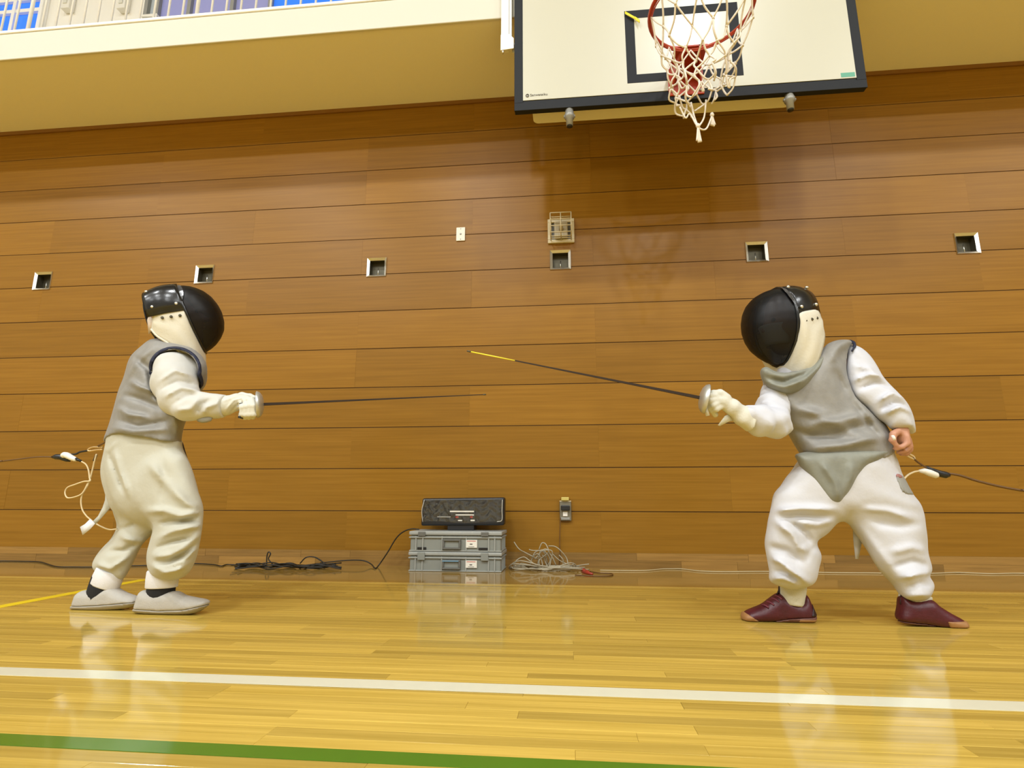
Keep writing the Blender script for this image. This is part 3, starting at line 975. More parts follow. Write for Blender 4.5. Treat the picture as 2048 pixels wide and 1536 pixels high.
boxes('printed_strip', [prect2(0.35, 0.64, 0.48, 0.53), prect2(0.42, 0.64, 0.36, 0.40), prect2(0.20, 0.36, 0.30, 0.315), prect2(0.45, 0.50, 0.16, 0.20), prect2(0.60, 0.65, 0.16, 0.21)], sb, M_LABEL)
boxes('indicator_lamp', [prect2(0.42, 0.455, 0.27, 0.33), prect2(0.595, 0.625, 0.27, 0.34)], sb, M_RED)
# crumpled film
nu, nv = 90, 36
G = np.zeros((nu, nv, 3))
rr_ = np.random.default_rng(5)
def wrinkle(u, v, P):
    s = 0
    for (ax, az, fr, ph, am) in P:
        q = ax * u + az * v
        s += am * abs(math.sin(q * fr + ph + 1.3 * math.sin(2.1 * u * 5 + ph)))
    return s
Pw = [(rr_.normal() * 0.35, rr_.normal() * 2.2, rr_.uniform(2, 5), rr_.uniform(0, 6), rr_.uniform(0.0010, 0.0026)) for _ in range(4)]
for i in range(nu):
    for j in range(nv):
        u, v = i / (nu - 1), j / (nv - 1)
        G[i, j] = (sx0 + (0.03 + 0.95 * u) * W_, SY - 0.006 - wrinkle(u * 3, v, Pw), sz0 + (0.12 + 0.80 * v) * H_ + 0.004 * math.sin(9 * u))
grid_obj('plastic_wrap', G, sb, M_FILM, sm=True)
tube('wrap_edge', catmull([G[nu - 1, nv - 1], G[nu - 4, nv // 2] + np.array([0.014, -0.004, 0]), G[nu - 3, 3] + np.array([0.008, -0.004, 0]), G[nu - 7, 0]], 6), 0.0022, sb, mat('film edge', (0.55, 0.54, 0.48), 0.2), sides=5)
tube('wrap_edge', catmull([G[1, nv - 1], G[0, nv // 2] + np.array([-0.006, -0.004, 0]), G[0, 0]], 6), 0.0022, sb, mat('film edge', (0.50, 0.49, 0.44), 0.2), sides=5)

# ------------------------------------------------------------------ cables on the floor
def floor_path(pts, z=0.004):
    return [at(px, py, Z=z) for px, py in pts]
def cl(p):
    return np.array([p[0], min(p[1], -0.03), p[2]])
p1 = [cl(p) for p in floor_path([(-40, 1124), (0, 1122), (40, 1122.5), (80, 1124), (112, 1133), (150, 1134), (185, 1134), (240, 1132), (290, 1131)])]
p2 = [cl(p) for p in floor_path([(290, 1131), (340, 1129), (385, 1127), (425, 1129), (443, 1132), (455, 1129), (490, 1131)])]
lineA = catmull(p1 + p2[1:], 6)
bc = thing('black_cable', 'black cable lying along the baseboard with a loose coil behind the left fencer', 'cable', tuple(lineA[len(lineA) // 2]))
tube('cable_run', lineA, 0.0034, bc, M_BLACKCABLE, sides=6)
coil = []
for s in range(9):
    y0 = 1127 + random.uniform(-4, 5)
    pp = []
    for q in range(7):
        px = 478 + q * 34 + random.uniform(-8, 8)
        py = 1131 - 1.5 * q * random.uniform(0, 1) + random.uniform(-3, 4)
        b = at(px, 1134 + random.uniform(-2, 4), Z=0.003)
        b = cl(b)
        pp.append(np.array([b[0], min(b[1], -0.04) - random.uniform(0, 0.06), 0.005 + random.uniform(0, 0.022)]))
    coil.append(catmull(pp, 5))
loop1 = catmull([at(533, 1130, Y=-0.09), at(534, 1112, Y=-0.09), at(537, 1104, Y=-0.09), at(541, 1108, Y=-0.09), at(537, 1118, Y=-0.09), at(545, 1128, Y=-0.09)], 6)
loop2 = catmull([at(600, 1127, Y=-0.09), at(612, 1115, Y=-0.09), at(628, 1114, Y=-0.09), at(640, 1120, Y=-0.09), at(650, 1128, Y=-0.09)], 6)
tubes('cable_coil', coil + [loop1, loop2], 0.0036, bc, M_BLACKCABLE, sides=6)
pd = [at(640, 1126, Y=-0.08), at(690, 1121, Y=-0.07), at(725, 1121, Y=-0.06), at(742, 1128, Y=-0.07), cl(at(750, 1136.5, Z=0.004)), at(757, 1131, Y=-0.10), at(775, 1105, Y=-0.11), at(792, 1077, Y=-0.12), at(806, 1064, Y=-0.13), at(822, 1060.5, Y=-0.14), at(838, 1058.5, Y=-0.15)]
pd = [np.array([p[0], p[1], max(p[2], 0.0045)]) for p in pd]
pd[-1][2] = max(pd[-1][2], CT + 0.004); pd[-2][2] = max(pd[-2][2], CT + 0.005)
tag(tube('power_lead', catmull(pd, 8), 0.0036, None, M_BLACKCABLE, sides=6), 'black lead rising from the floor onto the upper crate, left of the scoring box', 'cable')
# grey cable heap
hc = thing('cable_heap', 'tangled heap of pale grey cables on the floor right of the crates', 'cable', (-0.13, -0.12, 0))
hp = []
for s in range(9):
    cxp = random.uniform(1030, 1150)
    L = random.uniform(45, 105)
    pp = []
    for q in range(8):
        a = 2 * math.pi * q / 7 + random.uniform(0, 0.5)
        px = min(max(1088 + (cxp - 1088) * 0.4 + L * math.cos(a) * 0.85, 1019), 1178)
        Yq = -0.13 + 0.055 * math.sin(a) + random.uniform(-0.01, 0.01)
        b = at(px, 1130, Y=Yq)
        pp.append(np.array([b[0], Yq, 0.005 + abs(random.gauss(0, 0.014))]))
    hp.append(catmull(pp, 5))
def arc(pts, Y):
    return catmull([np.array([*(at(a, b, Y=Y + 0.012 * random.uniform(-1, 1)))]) * np.array([1, 1, 1]) for a, b in pts], 6)
hp += [arc([(1028, 1084), (1038, 1098), (1052, 1106), (1075, 1118)], -0.10), arc([(1026, 1138), (1032, 1122), (1047, 1114), (1060, 1122), (1075, 1132), (1095, 1142)], -0.12),
       arc([(1058, 1099), (1066, 1101), (1085, 1101), (1104, 1102), (1101, 1124), (1098, 1136)], -0.13), arc([(1078, 1099), (1084, 1086), (1092, 1089), (1097, 1104), (1088, 1112), (1078, 1122), (1082, 1140)], -0.11),
       arc([(1097, 1092), (1110, 1093), (1122, 1102), (1133, 1116), (1136, 1128)], -0.10), arc([(1104, 1107), (1118, 1120), (1134, 1128), (1150, 1134)], -0.10),
       arc([(1118, 1110), (1126, 1120), (1124, 1132), (1108, 1140)], -0.13), arc([(1066, 1112), (1076, 1108), (1083, 1120), (1087, 1138), (1096, 1146)], -0.12),
       arc([(1085, 1110), (1090, 1122), (1094, 1135), (1084, 1142)], -0.10), arc([(1070, 1118), (1090, 1098), (1103, 1112), (1112, 1130)], -0.12), arc([(1060, 1130), (1070, 1105), (1088, 1104), (1095, 1128)], -0.08),
       arc([(1074, 1140), (1082, 1100), (1100, 1118), (1090, 1140)], -0.09)]
hp = [[np.array([p[0], min(p[1], -0.03), max(p[2], 0.0042)]) for p in q] for q in hp]
for n in range(len(hp)):
    tube('cable_loop', hp[n], 0.0031, hc, M_GREYCABLE, sides=6)
for a_, b_ in (((1163, 1137), (1170, 1142)), ((1165, 1143), (1185, 1148)), ((1168, 1139), (1180, 1147))):
    P0, P1 = cl(at(*a_, Z=0.008)), cl(at(*b_, Z=0.007))
    tube('plug', [P0, (P0 + P1) / 2, P1], [0.006, 0.008, 0.005], hc, M_RED, sides=8)
tube('plug_lead', catmull([cl(p) for p in floor_path([(1180, 1143), (1200, 1146), (1222, 1147), (1225, 1150), (1215, 1152), (1190, 1152), (1150, 1150)])], 6), 0.003, hc, M_BROWNCABLE, sides=6)
# thin pale cable along the right baseboard
rp = [cl(p) for p in floor_path([(1200, 1140.5), (1235, 1141), (1290, 1141), (1325, 1138), (1345, 1136.5), (1365, 1138), (1400, 1142), (1450, 1143.5), (1520, 1143), (1600, 1144), (1680, 1145.5), (1750, 1146), (1800, 1148), (1860, 1147), (1888, 1141.5), (1915, 1142), (1945, 1146), (1985, 1147.5), (2010, 1144), (2035, 1141.5), (2080, 1144)])]
tag(tube('pale_cable', catmull(rp, 6), 0.0028, None, mat('pale cable', (0.50, 0.42, 0.25), 0.5), sides=6), 'thin pale cable wandering along the baseboard on the right', 'cable')

# ------------------------------------------------------------------ implicit-surface modelling for bodies and cloth
class Vol:
    """scalar field on a grid; negative inside"""
    def __init__(self, pts, pad, h, y0, y1):
        P = np.array(pts)
        self.lo = np.array([P[:, 0].min() - pad, y0, P[:, 2].min() - pad])
        hi = np.array([P[:, 0].max() + pad, y1, P[:, 2].max() + pad])
        self.h = h
        n = np.ceil((hi - self.lo) / h).astype(int) + 1
        self.x = (self.lo[0] + h * np.arange(n[0])).astype(np.float32)
        self.y = (self.lo[1] + h * np.arange(n[1])).astype(np.float32)
        self.z = (self.lo[2] + h * np.arange(n[2])).astype(np.float32)
        self.X = self.x[:, None, None]; self.Y = self.y[None, :, None]; self.Z = self.z[None, None, :]

    def poly2d(self, poly):
        """signed distance to a closed x-z outline on the grid, slightly blurred"""
        A = np.array(poly, np.float32)
        gx, gz = np.meshgrid(self.x, self.z, indexing='ij')
        d = np.full(gx.shape, 1e9, np.float32)
        ins = np.zeros(gx.shape, bool)
        n = len(A)
        for i in range(n):
            a, b = A[i], A[(i + 1) % n]
            e = b - a
            L = float(e @ e) + 1e-12
            t = np.clip(((gx - a[0]) * e[0] + (gz - a[1]) * e[1]) / L, 0, 1)
            d = np.minimum(d, (gx - a[0] - t * e[0]) ** 2 + (gz - a[1] - t * e[1]) ** 2)
            if abs(e[1]) > 1e-9:
                c = ((a[1] > gz) != (b[1] > gz)) & (gx < e[0] * (gz - a[1]) / e[1] + a[0])
                ins ^= c
        d = np.sqrt(d)
        d = np.where(ins, -d, d)
        for _ in range(2):
            p = np.pad(d, 1, mode='edge')
            d = (p[1:-1, 1:-1] * 2 + p[:-2, 1:-1] + p[2:, 1:-1] + p[1:-1, :-2] + p[1:-1, 2:]) / 6
        return d

    t = 0.0            # how far the depth axis of the figure turns away from the room's depth axis

    def sweep(self, g, yc):
        """carry an x-z grid through the depth along the figure's own depth axis"""
        if self.t == 0.0:
            return g[:, None, :]
        out = np.empty((len(self.x), len(self.y), len(self.z)), np.float32)
        n = len(self.x)
        for j, y in enumerate(self.y):
            q = np.arange(n) - (y - yc) * self.t / self.h
            i0 = np.clip(np.floor(q).astype(int), 0, n - 2)
            fr = np.clip(q - i0, 0, 1)[:, None].astype(np.float32)
            out[:, j, :] = g[i0] * (1 - fr) + g[i0 + 1] * fr
        return out

    def inflate(self, poly, yc, w, rw, n=2.2, folds=None, inset=0.0):
        d2 = self.poly2d(poly) + inset
        ww = np.full(d2.shape, w, np.float32)
        if folds is not None:
            ww = ww + folds
        ym = float(np.mean(yc))
        ycg = yc if np.isscalar(yc) else self.sweep(yc, ym)
        u = np.clip(1 + self.sweep(d2, ym) / rw, 0, None)
        v = np.abs(self.Y - ycg) / self.sweep(ww, ym)
        return (((u ** n + v ** n) ** (1.0 / n)) - 1) * min(w, rw)

    def ridges(self, lines):
        """sum of soft ridges; lines: (list of x-z points, sigma, amplitude)"""
        gx, gz = np.meshgrid(self.x, self.z, indexing='ij')
        out = np.zeros(gx.shape, np.float32)
        for pts, s, a in lines:
            d = np.full(gx.shape, 1e9, np.float32)
            tt = np.zeros(gx.shape, np.float32)
            m = len(pts) - 1
            for i in range(m):
                p, q = np.array(pts[i]), np.array(pts[i + 1])
                e = q - p
                t = np.clip(((gx - p[0]) * e[0] + (gz - p[1]) * e[1]) / (e @ e + 1e-12), 0, 1)
                dd = (gx - p[0] - t * e[0]) ** 2 + (gz - p[1] - t * e[1]) ** 2
                k = dd < d
                d = np.where(k, dd, d)
                tt = np.where(k, (i + t) / m, tt)
            out += a * np.exp(-d / (2 * s * s)) * np.clip(4 * np.minimum(tt, 1 - tt) + 0.25, 0, 1)
        return out

    def cone(self, a, b, ra, rb, sy=1.0):
        a, b = np.asarray(a, float), np.asarray(b, float)
        e = b - a
        e2 = e * np.array([1, 1 / sy, 1])
        L = float(e2 @ e2) + 1e-12
        dx, dy, dz = self.X - a[0], (self.Y - a[1]) / sy, self.Z - a[2]
        t = np.clip((dx * e2[0] + dy * e2[1] + dz * e2[2]) / L, 0, 1)
        return np.sqrt((dx - t * e2[0]) ** 2 + (dy - t * e2[1]) ** 2 + (dz - t * e2[2]) ** 2) - (ra + (rb - ra) * t)

    def chain(self, pts, rs, k=0.01, sy=1.0):
        f = None
        for i in range(len(pts) - 1):
            c = self.cone(pts[i], pts[i + 1], rs[i], rs[i + 1], sy)
            f = c if f is None else smin(f, c, k)
        return f

    def plane(self, p, n):
        n = np.asarray(n, float); n = n / np.linalg.norm(n)
        return (self.X - p[0]) * n[0] + (self.Y - p[1]) * n[1] + (self.Z - p[2]) * n[2]

    def noise(self, fr, amp, seed):
        r = np.random.default_rng(seed)
        out = 0
        for _ in range(5):
            k = r.normal(size=3); k = k / np.linalg.norm(k) * fr * r.uniform(0.6, 1.4)
            out = out + np.sin(self.X * k[0] + self.Y * k[1] + self.Z * k[2] + r.uniform(0, 6.28))
        return (amp / 2.2) * out


def smin(a, b, k):
    h = np.clip(0.5 + 0.5 * (b - a) / k, 0, 1)
    return b + (a - b) * h - k * h * (1 - h)


def smax(a, b, k):
    return -smin(-a, -b, k)


def surface(vol, Fd, name, parent, m, iters=3):
    F = np.ascontiguousarray(np.broadcast_to(Fd, (len(vol.x), len(vol.y), len(vol.z))), dtype=np.float32).copy()
    F[0], F[-1], F[:, 0], F[:, -1], F[:, :, 0], F[:, :, -1] = [np.maximum(q, 1e-3) for q in (F[0], F[-1], F[:, 0], F[:, -1], F[:, :, 0], F[:, :, -1])]
    S = F < 0
    c = [S[i:S.shape[0] - 1 + i, j:S.shape[1] - 1 + j, k:S.shape[2] - 1 + k] for i in (0, 1) for j in (0, 1) for k in (0, 1)]
    cnt = sum(q.astype(np.int8) for q in c)
    mask = (cnt > 0) & (cnt < 8)
    I, J, K = np.nonzero(mask)
    idx = np.full(mask.shape, -1, np.int64)
    idx[I, J, K] = np.arange(len(I))
    corners = [(i, j, k) for i in (0, 1) for j in (0, 1) for k in (0, 1)]
    val = np.stack([F[I + i, J + j, K + k] for i, j, k in corners], 1)
    acc = np.zeros((len(I), 3)); num = np.zeros(len(I))
    for a in range(8):
        for b in range(a + 1, 8):
            da = np.array(corners[b]) - np.array(corners[a])
            if np.abs(da).sum() != 1:
                continue
            va, vb = val[:, a], val[:, b]
            cr = (va < 0) != (vb < 0)
            t = np.where(cr, va / (va - vb + 1e-20), 0)
            p = np.array(corners[a])[None] + t[:, None] * da[None]
            acc += np.where(cr[:, None], p, 0); num += cr
    V = acc / np.maximum(num, 1)[:, None] + np.stack([I, J, K], 1)
    quads = []
    for ax in range(3):
        o1, o2 = (ax + 1) % 3, (ax + 2) % 3
        sl0 = [slice(None)] * 3; sl1 = [slice(None)] * 3
        sl0[ax] = slice(0, -1); sl1[ax] = slice(1, None)
        A, B = S[tuple(sl0)], S[tuple(sl1)]
        ii = np.array(np.nonzero(A != B)).T
        ok = (ii[:, o1] > 0) & (ii[:, o2] > 0) & (ii[:, o1] < S.shape[o1] - 1) & (ii[:, o2] < S.shape[o2] - 1)
        ii = ii[ok]
        flip = A[tuple(ii.T)]
        def cell(d1, d2):
            q = ii.copy(); q[:, o1] -= d1; q[:, o2] -= d2
            return idx[tuple(q.T)]
        q = np.stack([cell(1, 1), cell(0, 1), cell(0, 0), cell(1, 0)], 1)
        q = np.where(flip[:, None], q, q[:, ::-1])
        quads.append(q)
    Q = np.vstack(quads)
    Q = Q[(Q >= 0).all(1)]
    E = np.vstack([Q[:, [0, 1]], Q[:, [1, 2]], Q[:, [2, 3]], Q[:, [3, 0]]])
    for it in range(iters):
        s = np.zeros_like(V); n = np.zeros(len(V))
        np.add.at(s, E[:, 0], V[E[:, 1]]); np.add.at(s, E[:, 1], V[E[:, 0]])
        np.add.at(n, E[:, 0], 1); np.add.at(n, E[:, 1], 1)
        lam = 0.55 if it % 2 == 0 else -0.35
        V = V + lam * (s / np.maximum(n, 1)[:, None] - V)
    V = vol.lo + V * vol.h
    me = bpy.data.meshes.new(name)
    me.vertices.add(len(V)); me.vertices.foreach_set('co', V.astype(np.float32).ravel())
    me.loops.add(Q.size); me.loops.foreach_set('vertex_index', Q.astype(np.int32).ravel())
    me.polygons.add(len(Q)); me.polygons.foreach_set('loop_start', (np.arange(len(Q)) * 4).astype(np.int32))
    me.update(calc_edges=True)
    me.validate()
    smooth(me)
    return link(name, me, parent, m)


class Figure:
    def __init__(self, y0):
        self.y0 = y0

    def P(self, px, py, dy=0.0):
        return at(px, py, Y=self.y0 + dy)

    def r(self, px):
        return px * mpp(self.P(1024, 900))

    def poly(self, pts, dy=0.0, n=5):
        q = [self.P(a, b, dy) for a, b in pts]
        return [(p[0], p[2]) for p in catmull(q, n, closed=True)]

    def line(self, pts, dy=0.0):
        return [(lambda p: (p[0], p[2]))(self.P(a, b, dy)) for a, b in pts]

    def vol(self, pxs, h, ya, yb, pad=0.02):
        q = [self.P(a, b, d) for a, b in pxs for d in (ya, yb)]
        v = Vol(q, pad, h, self.y0 + ya, self.y0 + yb)
        v.t = float((0.5 * (v.x[0] + v.x[-1]) - CAM_C[0]) / (self.y0 - CAM_C[1])) * 0.92
        return v


def rid(fig, lst, dy=0.0):
    return [(fig.line(p, dy), fig.r(s) * 0.75, a * 1.9) for p, s, a in lst]


def elliptic_tube(name, rings, parent, m, seg=20, closed_ends=True):
    """rings: (centre, u vector, v vector)"""
    V, Fc = [], []
    for c, u, v in rings:
        for k in range(seg):
            a = 2 * math.pi * k / seg
            V.append(np.asarray(c) + math.cos(a) * np.asarray(u) + math.sin(a) * np.asarray(v))
    for i in range(len(rings) - 1):
        for k in range(seg):
            k2 = (k + 1) % seg
            Fc.append((i * seg + k, i * seg + k2, (i + 1) * seg + k2, (i + 1) * seg + k))
    if closed_ends:
        Fc.append(tuple(range(seg))[::-1])
        Fc.append(tuple((len(rings) - 1) * seg + k for k in range(seg)))
    return pyd(name, V, Fc, parent, m, sm=True)


# ------------------------------------------------------------------ fencing mask (built in the frame of its rim)
def build_mask(parent, O, ax_l, ax_f, ax_u, s=1.0, strap=True):
    O, ax_l, ax_f, ax_u = [np.asarray(q, float) for q in (O, ax_l, ax_f, ax_u)]
    def W(l, f, u):
        return O + s * (l * ax_l + f * ax_f + u * ax_u)
    mask = bpy.data.objects.new('fencing_mask', None)
    mask.location = tuple(O)
    COL.objects.link(mask)
    mask.matrix_world = Matrix.Translation(Vector(O))
    mask.parent = parent
    mask.matrix_parent_inverse = parent.matrix_world.inverted()
    ts = [0.0, 0.03, 0.08, 0.17, 0.27, 0.40, 0.52, 0.65, 0.77, 0.87, 0.94, 0.98, 1.0]
    bs = [0.000, 0.036, 0.060, 0.083, 0.098, 0.107, 0.109, 0.104, 0.092, 0.070, 0.046, 0.022, 0.0]
    ws = [0.030, 0.052, 0.070, 0.087, 0.097, 0.103, 0.102, 0.094, 0.079, 0.058, 0.040, 0.027, 0.016]
    G = []
    T = np.linspace(0, 1, 30)
    for t in T:
        b = np.interp(t, ts, bs); w = np.interp(t, ts, ws)
        row = []
        for q in np.linspace(-90, 90, 29):
            a = math.radians(q)
            row.append(W(w * math.sin(a), b * (math.cos(a) ** 0.85 if math.cos(a) > 1e-6 else 0), 0.131 - 0.262 * t))
        G.append(row)
    grid_obj('face_mesh', G, mask, M_MESH)
    rim = [W(np.interp(t, ts, ws), 0, 0.131 - 0.262 * t) for t in T] + [W(-np.interp(t, ts, ws), 0, 0.131 - 0.262 * t) for t in T[::-1]]
    tube('rim_binding', rim, 0.006 * s, mask, M_TRIM, sides=8, closed=True)
    M_BAND = mat('scuffed band with rim highlight', (0.06, 0.06, 0.065), 0.2, spec=0.7, noise=0.6, nscale=40, bump=0.1, bscale=90)  # scuffed leather binding, with the rim's highlight put into its lighter grey
    for sg in (-1, 1):
        G = []
        for t in np.linspace(0.03, 0.33, 20):
            b = np.interp(t, ts, bs) + 0.006; w = np.interp(t, ts, ws) + 0.005
            G.append([W(sg * w * math.sin(math.radians(q)), b * max(math.cos(math.radians(q)), 0) ** 0.85, 0.133 - 0.262 * t) for q in np.linspace(89, 89 - 11 * (1 - (t / 0.335) ** 2), 6)])
        grid_obj('rim_band', G, mask, M_BAND)
    # padded cap over the head
    G = []
    for k in np.linspace(0, 1, 12):
        f = 0.004 - 0.112 * k
        top = 0.134 + 0.008 * math.sin(math.pi * k) + 0.004 * k
        bot = 0.006 + 0.024 * k
        w = 0.100 + 0.004 * math.sin(math.pi * k) - 0.022 * k ** 2
        row = []
        for q in np.linspace(-90, 90, 27):
            a = math.radians(q)
            row.append(W(w * math.copysign(abs(math.sin(a)) ** 0.75, math.sin(a)), f - 0.012 * (1 - math.cos(a)) * k, bot + (top - bot) * max(math.cos(a), 0) ** 0.6))
        G.append(row)
    grid_obj('head_trim', G, mask, M_TRIM, thick=-0.006 * s)
    # back spring and straps
    tng = [W(0.0, -0.104, 0.136), W(0, -0.124, 0.105), W(0, -0.133, 0.06), W(0, -0.136, 0.01), W(0, -0.130, -0.03)]
    V, Fc = tube_vf(catmull(tng, 4), 0.022 * s, 10, sy=0.25)
    pyd('back_tongue', V, Fc, mask, M_TRIM, sm=True)
    for q in ((0.103, -0.018, 0.040), (0.088, -0.094, 0.058), (0.066, -0.012, 0.122), (0.060, -0.096, 0.128)):
        for sg in (-1, 1):
            p = W(sg * q[0], q[1], q[2]); n = sg * ax_l * (1 if q[0] > 0.06 else 0.4) + ax_u * (0.3 if q[0] > 0.06 else 0.9)
            lathe('stud', [(0.0065, -0.002), (0.0065, 0.004), (0.004, 0.007)], p, n, mask, M_STEEL, seg=10)
    # bib: sheet from the rim down round the neck
    top = [(0.078, -0.104, 0.042), (0.096, -0.06, 0.032), (0.103, -0.006, 0.016), (0.1045, -0.004, -0.01), (0.095, -0.004, -0.045), (0.074, -0.003, -0.078), (0.048, -0.003, -0.108), (0.022, -0.002, -0.128), (0.0, 0.0, -0.134)]
    bot = [(0.066, -0.128, -0.010), (0.078, -0.118, -0.044), (0.088, -0.098, -0.078), (0.090, -0.080, -0.110), (0.087, -0.062, -0.142), (0.077, -0.042, -0.172), (0.057, -0.032, -0.190), (0.030, -0.030, -0.202), (0.0, -0.030, -0.206)]
    tp = catmull(top, 4); bt = catmull(bot, 4)
    full_t = [np.array(p) for p in tp] + [np.array([-p[0], p[1], p[2]]) for p in tp[-2::-1]]
    full_b = [np.array(p) for p in bt] + [np.array([-p[0], p[1], p[2]]) for p in bt[-2::-1]]
    G = []
    nK = 14
    for k in range(nK):
        q = k / (nK - 1)
        row = []
        for i in range(len(full_t)):
            a, b = full_t[i], full_b[i]
            p = a + (b - a) * q
            sw = math.sin(math.pi * q) * 0.009 + 0.0022 * math.sin(q * 11) * math.sin(math.pi * q)
            side = np.array([math.copysign(1, p[0]) * min(1, abs(p[0]) / 0.04), 0.4, -0.2])
            p = p + side * sw
            row.append(W(*p))
        G.append(row)
    bib = grid_obj('bib', G, mask, M_BIB, thick=0.005 * s)
    hem = [G[nK - 1][i] for i in range(len(full_t))]
    tube('bib_hem', hem, 0.004 * s, mask, M_BIB, sides=6)
    for i, (f, u) in enumerate(((-0.022, -0.008), (-0.050, -0.002), (-0.078, 0.006))):
        for sg in (-1, 1):
            p = W(sg * (0.107, 0.105, 0.098)[i], f, u)
            lathe('bib_eyelet', [(0.005, 0.0), (0.005, 0.0045)], p, sg * ax_l + 0.2 * ax_u, mask, M_DARKSTEEL, seg=8)
    return mask, W


def head_prims(v, W, s=1.0):
    """head with brow, nose, ears and chin in the mask frame, as one field"""
    c0 = W(0, -0.045, 0.045); c1 = W(0, -0.03, -0.035)
    f = smin(v.cone(W(0, -0.055, 0.06), W(0, -0.045, 0.02), 0.070 * s, 0.070 * s), v.cone(W(0, -0.02, -0.01), W(0, -0.022, -0.055), 0.056 * s, 0.040 * s), 0.03)
    f = smin(f, v.cone(W(0, 0.036, 0.015), W(0, 0.050, -0.014), 0.006, 0.010), 0.012)      # nose
    for sg in (-1, 1):
        f = smin(f, v.cone(W(sg * 0.070, -0.045, 0.02), W(sg * 0.072, -0.05, -0.012), 0.009, 0.007), 0.006)   # ears
        f = smin(f, v.cone(W(sg * 0.012, 0.032, -0.044), W(0, 0.036, -0.044), 0.005, 0.006), 0.006)          # lips
    return f


def head_extras(person, W, s, face_mask):
    for sg in (-1, 1):
        lathe('eye', [(0.001, -0.008), (0.007, -0.004), (0.008, 0.0), (0.007, 0.003), (0.002, 0.006)], W(sg * 0.026, 0.028, 0.018), W(0, 1, 0) - W(0, 0, 0), person, M_EYE, seg=10)
    G = []
    for k in np.linspace(0, 1, 10):
        row = []
        for q in np.linspace(-100, 100, 25):
            a = math.radians(q)
            el = math.radians(10 + 80 * k)
            row.append(W(0.076 * math.sin(a) * math.cos(el), -0.055 + 0.078 * math.cos(math.pi - a * 0.95) * math.cos(el) * 1.0, 0.065 + 0.076 * math.sin(el)))
        G.append(row)
    grid_obj('hair', G, person, M_HAIR)
    if face_mask:
        G = []
        for k in np.linspace(0, 1, 8):
            u = 0.004 - 0.068 * k
            row = []
            for q in np.linspace(-75, 75, 15):
                a = math.radians(q)
                row.append(W(0.058 * math.sin(a) * (1 - 0.25 * k), -0.028 + (0.086 - 0.018 * k) * math.cos(a), u))
            G.append(row)
        grid_obj('cloth_face_mask', G, person, M_CUFF, thick=0.002)


def shoe(person, fig, upper, soley, dy, w, m_up, m_sole, extra=None, collar=None, h=0.0035):
    """upper: outline in photo pixels; the sole is the band under the line soley [(px,py)...]"""
    pts = upper
    v = fig.vol(pts, h, dy - w - 0.02, dy + w + 0.02, pad=0.012)
    v.t = 0.0
    f = v.inflate(fig.poly(pts, dy), fig.y0 + dy, w, w * 0.9, n=2.4)
    f = np.maximum(f, 0.0015 - v.Z)
    ln = [fig.P(a, b, dy) for a, b in soley]
    xs = np.array([p[0] for p in ln]); zs = np.array([p[2] for p in ln])
    o = np.argsort(xs)
    hz = np.interp(v.x, xs[o], zs[o])[:, None, None]
    up = np.maximum(f, (hz + 0.0006) - v.Z)
    if collar:
        c0, c1, rc = collar
        up = np.maximum(up, -v.cone(fig.P(*c0, dy), fig.P(*c1, dy), fig.r(rc), fig.r(rc), sy=0.8))
    so = np.maximum(f - 0.002, v.Z - hz)
    so = np.maximum(so, 0.001 - v.Z)
    s = bpy.data.objects.new('shoe', None)
    s.location = tuple(fig.P(*pts[0], dy))
    COL.objects.link(s)
    s.matrix_world = Matrix.Translation(Vector(s.location))
    s.parent = person
    s.matrix_parent_inverse = person.matrix_world.inverted()
    surface(v, up, 'upper', s, m_up, 2)
    surface(v, so, 'sole', s, m_sole, 2)
    return s, v, f

# ------------------------------------------------------------------ left fencer (in profile, facing right)
L = Figure(-1.43)
pl = thing('person', 'fencer in cream breeches and grey canvas shoes, seen in profile facing right', 'person', (float(L.P(290, 1220)[0]), -1.43, 0.0))
HB = 0.0055
# body: one continuous figure under the clothes
mO = L.P(383, 641)
mF = np.array([0.9 * math.cos(0.44), 0.9 * math.sin(0.44), 0.437]); mF /= np.linalg.norm(mF)
mU = np.array([-0.437 * math.cos(0.44), -0.437 * math.sin(0.44), 0.9]); mU -= mF * (mU @ mF); mU /= np.linalg.norm(mU)
mL = np.cross(mU, mF); mL = mL if mL[1] < 0 else -mL
maskL, WL = build_mask(pl, mO, mL, mF, mU, 1.0)
v = L.vol([(150, 560), (540, 1230)], 0.0065, -0.26, 0.26)
f = v.chain([L.P(287, 900), L.P(293, 840), L.P(318, 770), L.P(328, 725)], [0.075, 0.078, 0.075, 0.055], 0.03)
f = smin(f, v.chain([L.P(328, 725), L.P(345, 690), WL(0, -0.05, -0.02)], [0.05, 0.042, 0.045], 0.02), 0.03)
f = smin(f, head_prims(v, WL), 0.012)
RS = [L.P(345, 738, -0.11), L.P(372, 812, -0.135), L.P(452, 811, -0.115), L.P(478, 806, -0.105)]
f = smin(f, v.chain([L.P(335, 725, -0.04)] + RS, [0.04, 0.033, 0.028, 0.020, 0.021], 0.012), 0.02)
f = smin(f, v.chain([L.P(335, 725, 0.04), L.P(325, 740, 0.12), L.P(290, 815, 0.17), L.P(318, 862, 0.15)], [0.04, 0.036, 0.028, 0.020], 0.012), 0.02)
hb = L.P(318, 862, 0.15)
f = smin(f, v.cone(hb, hb + np.array([0.035, -0.005, -0.03]), 0.021, 0.019), 0.01)
for q in range(4):
    b0 = hb + np.array([0.035, -0.02 + 0.014 * q, -0.035]); 
    f = smin(f, v.chain([b0, b0 + np.array([0.018, 0, -0.02]), b0 + np.array([0.012, 0, -0.038])], [0.0085, 0.008, 0.007], 0.004), 0.004)
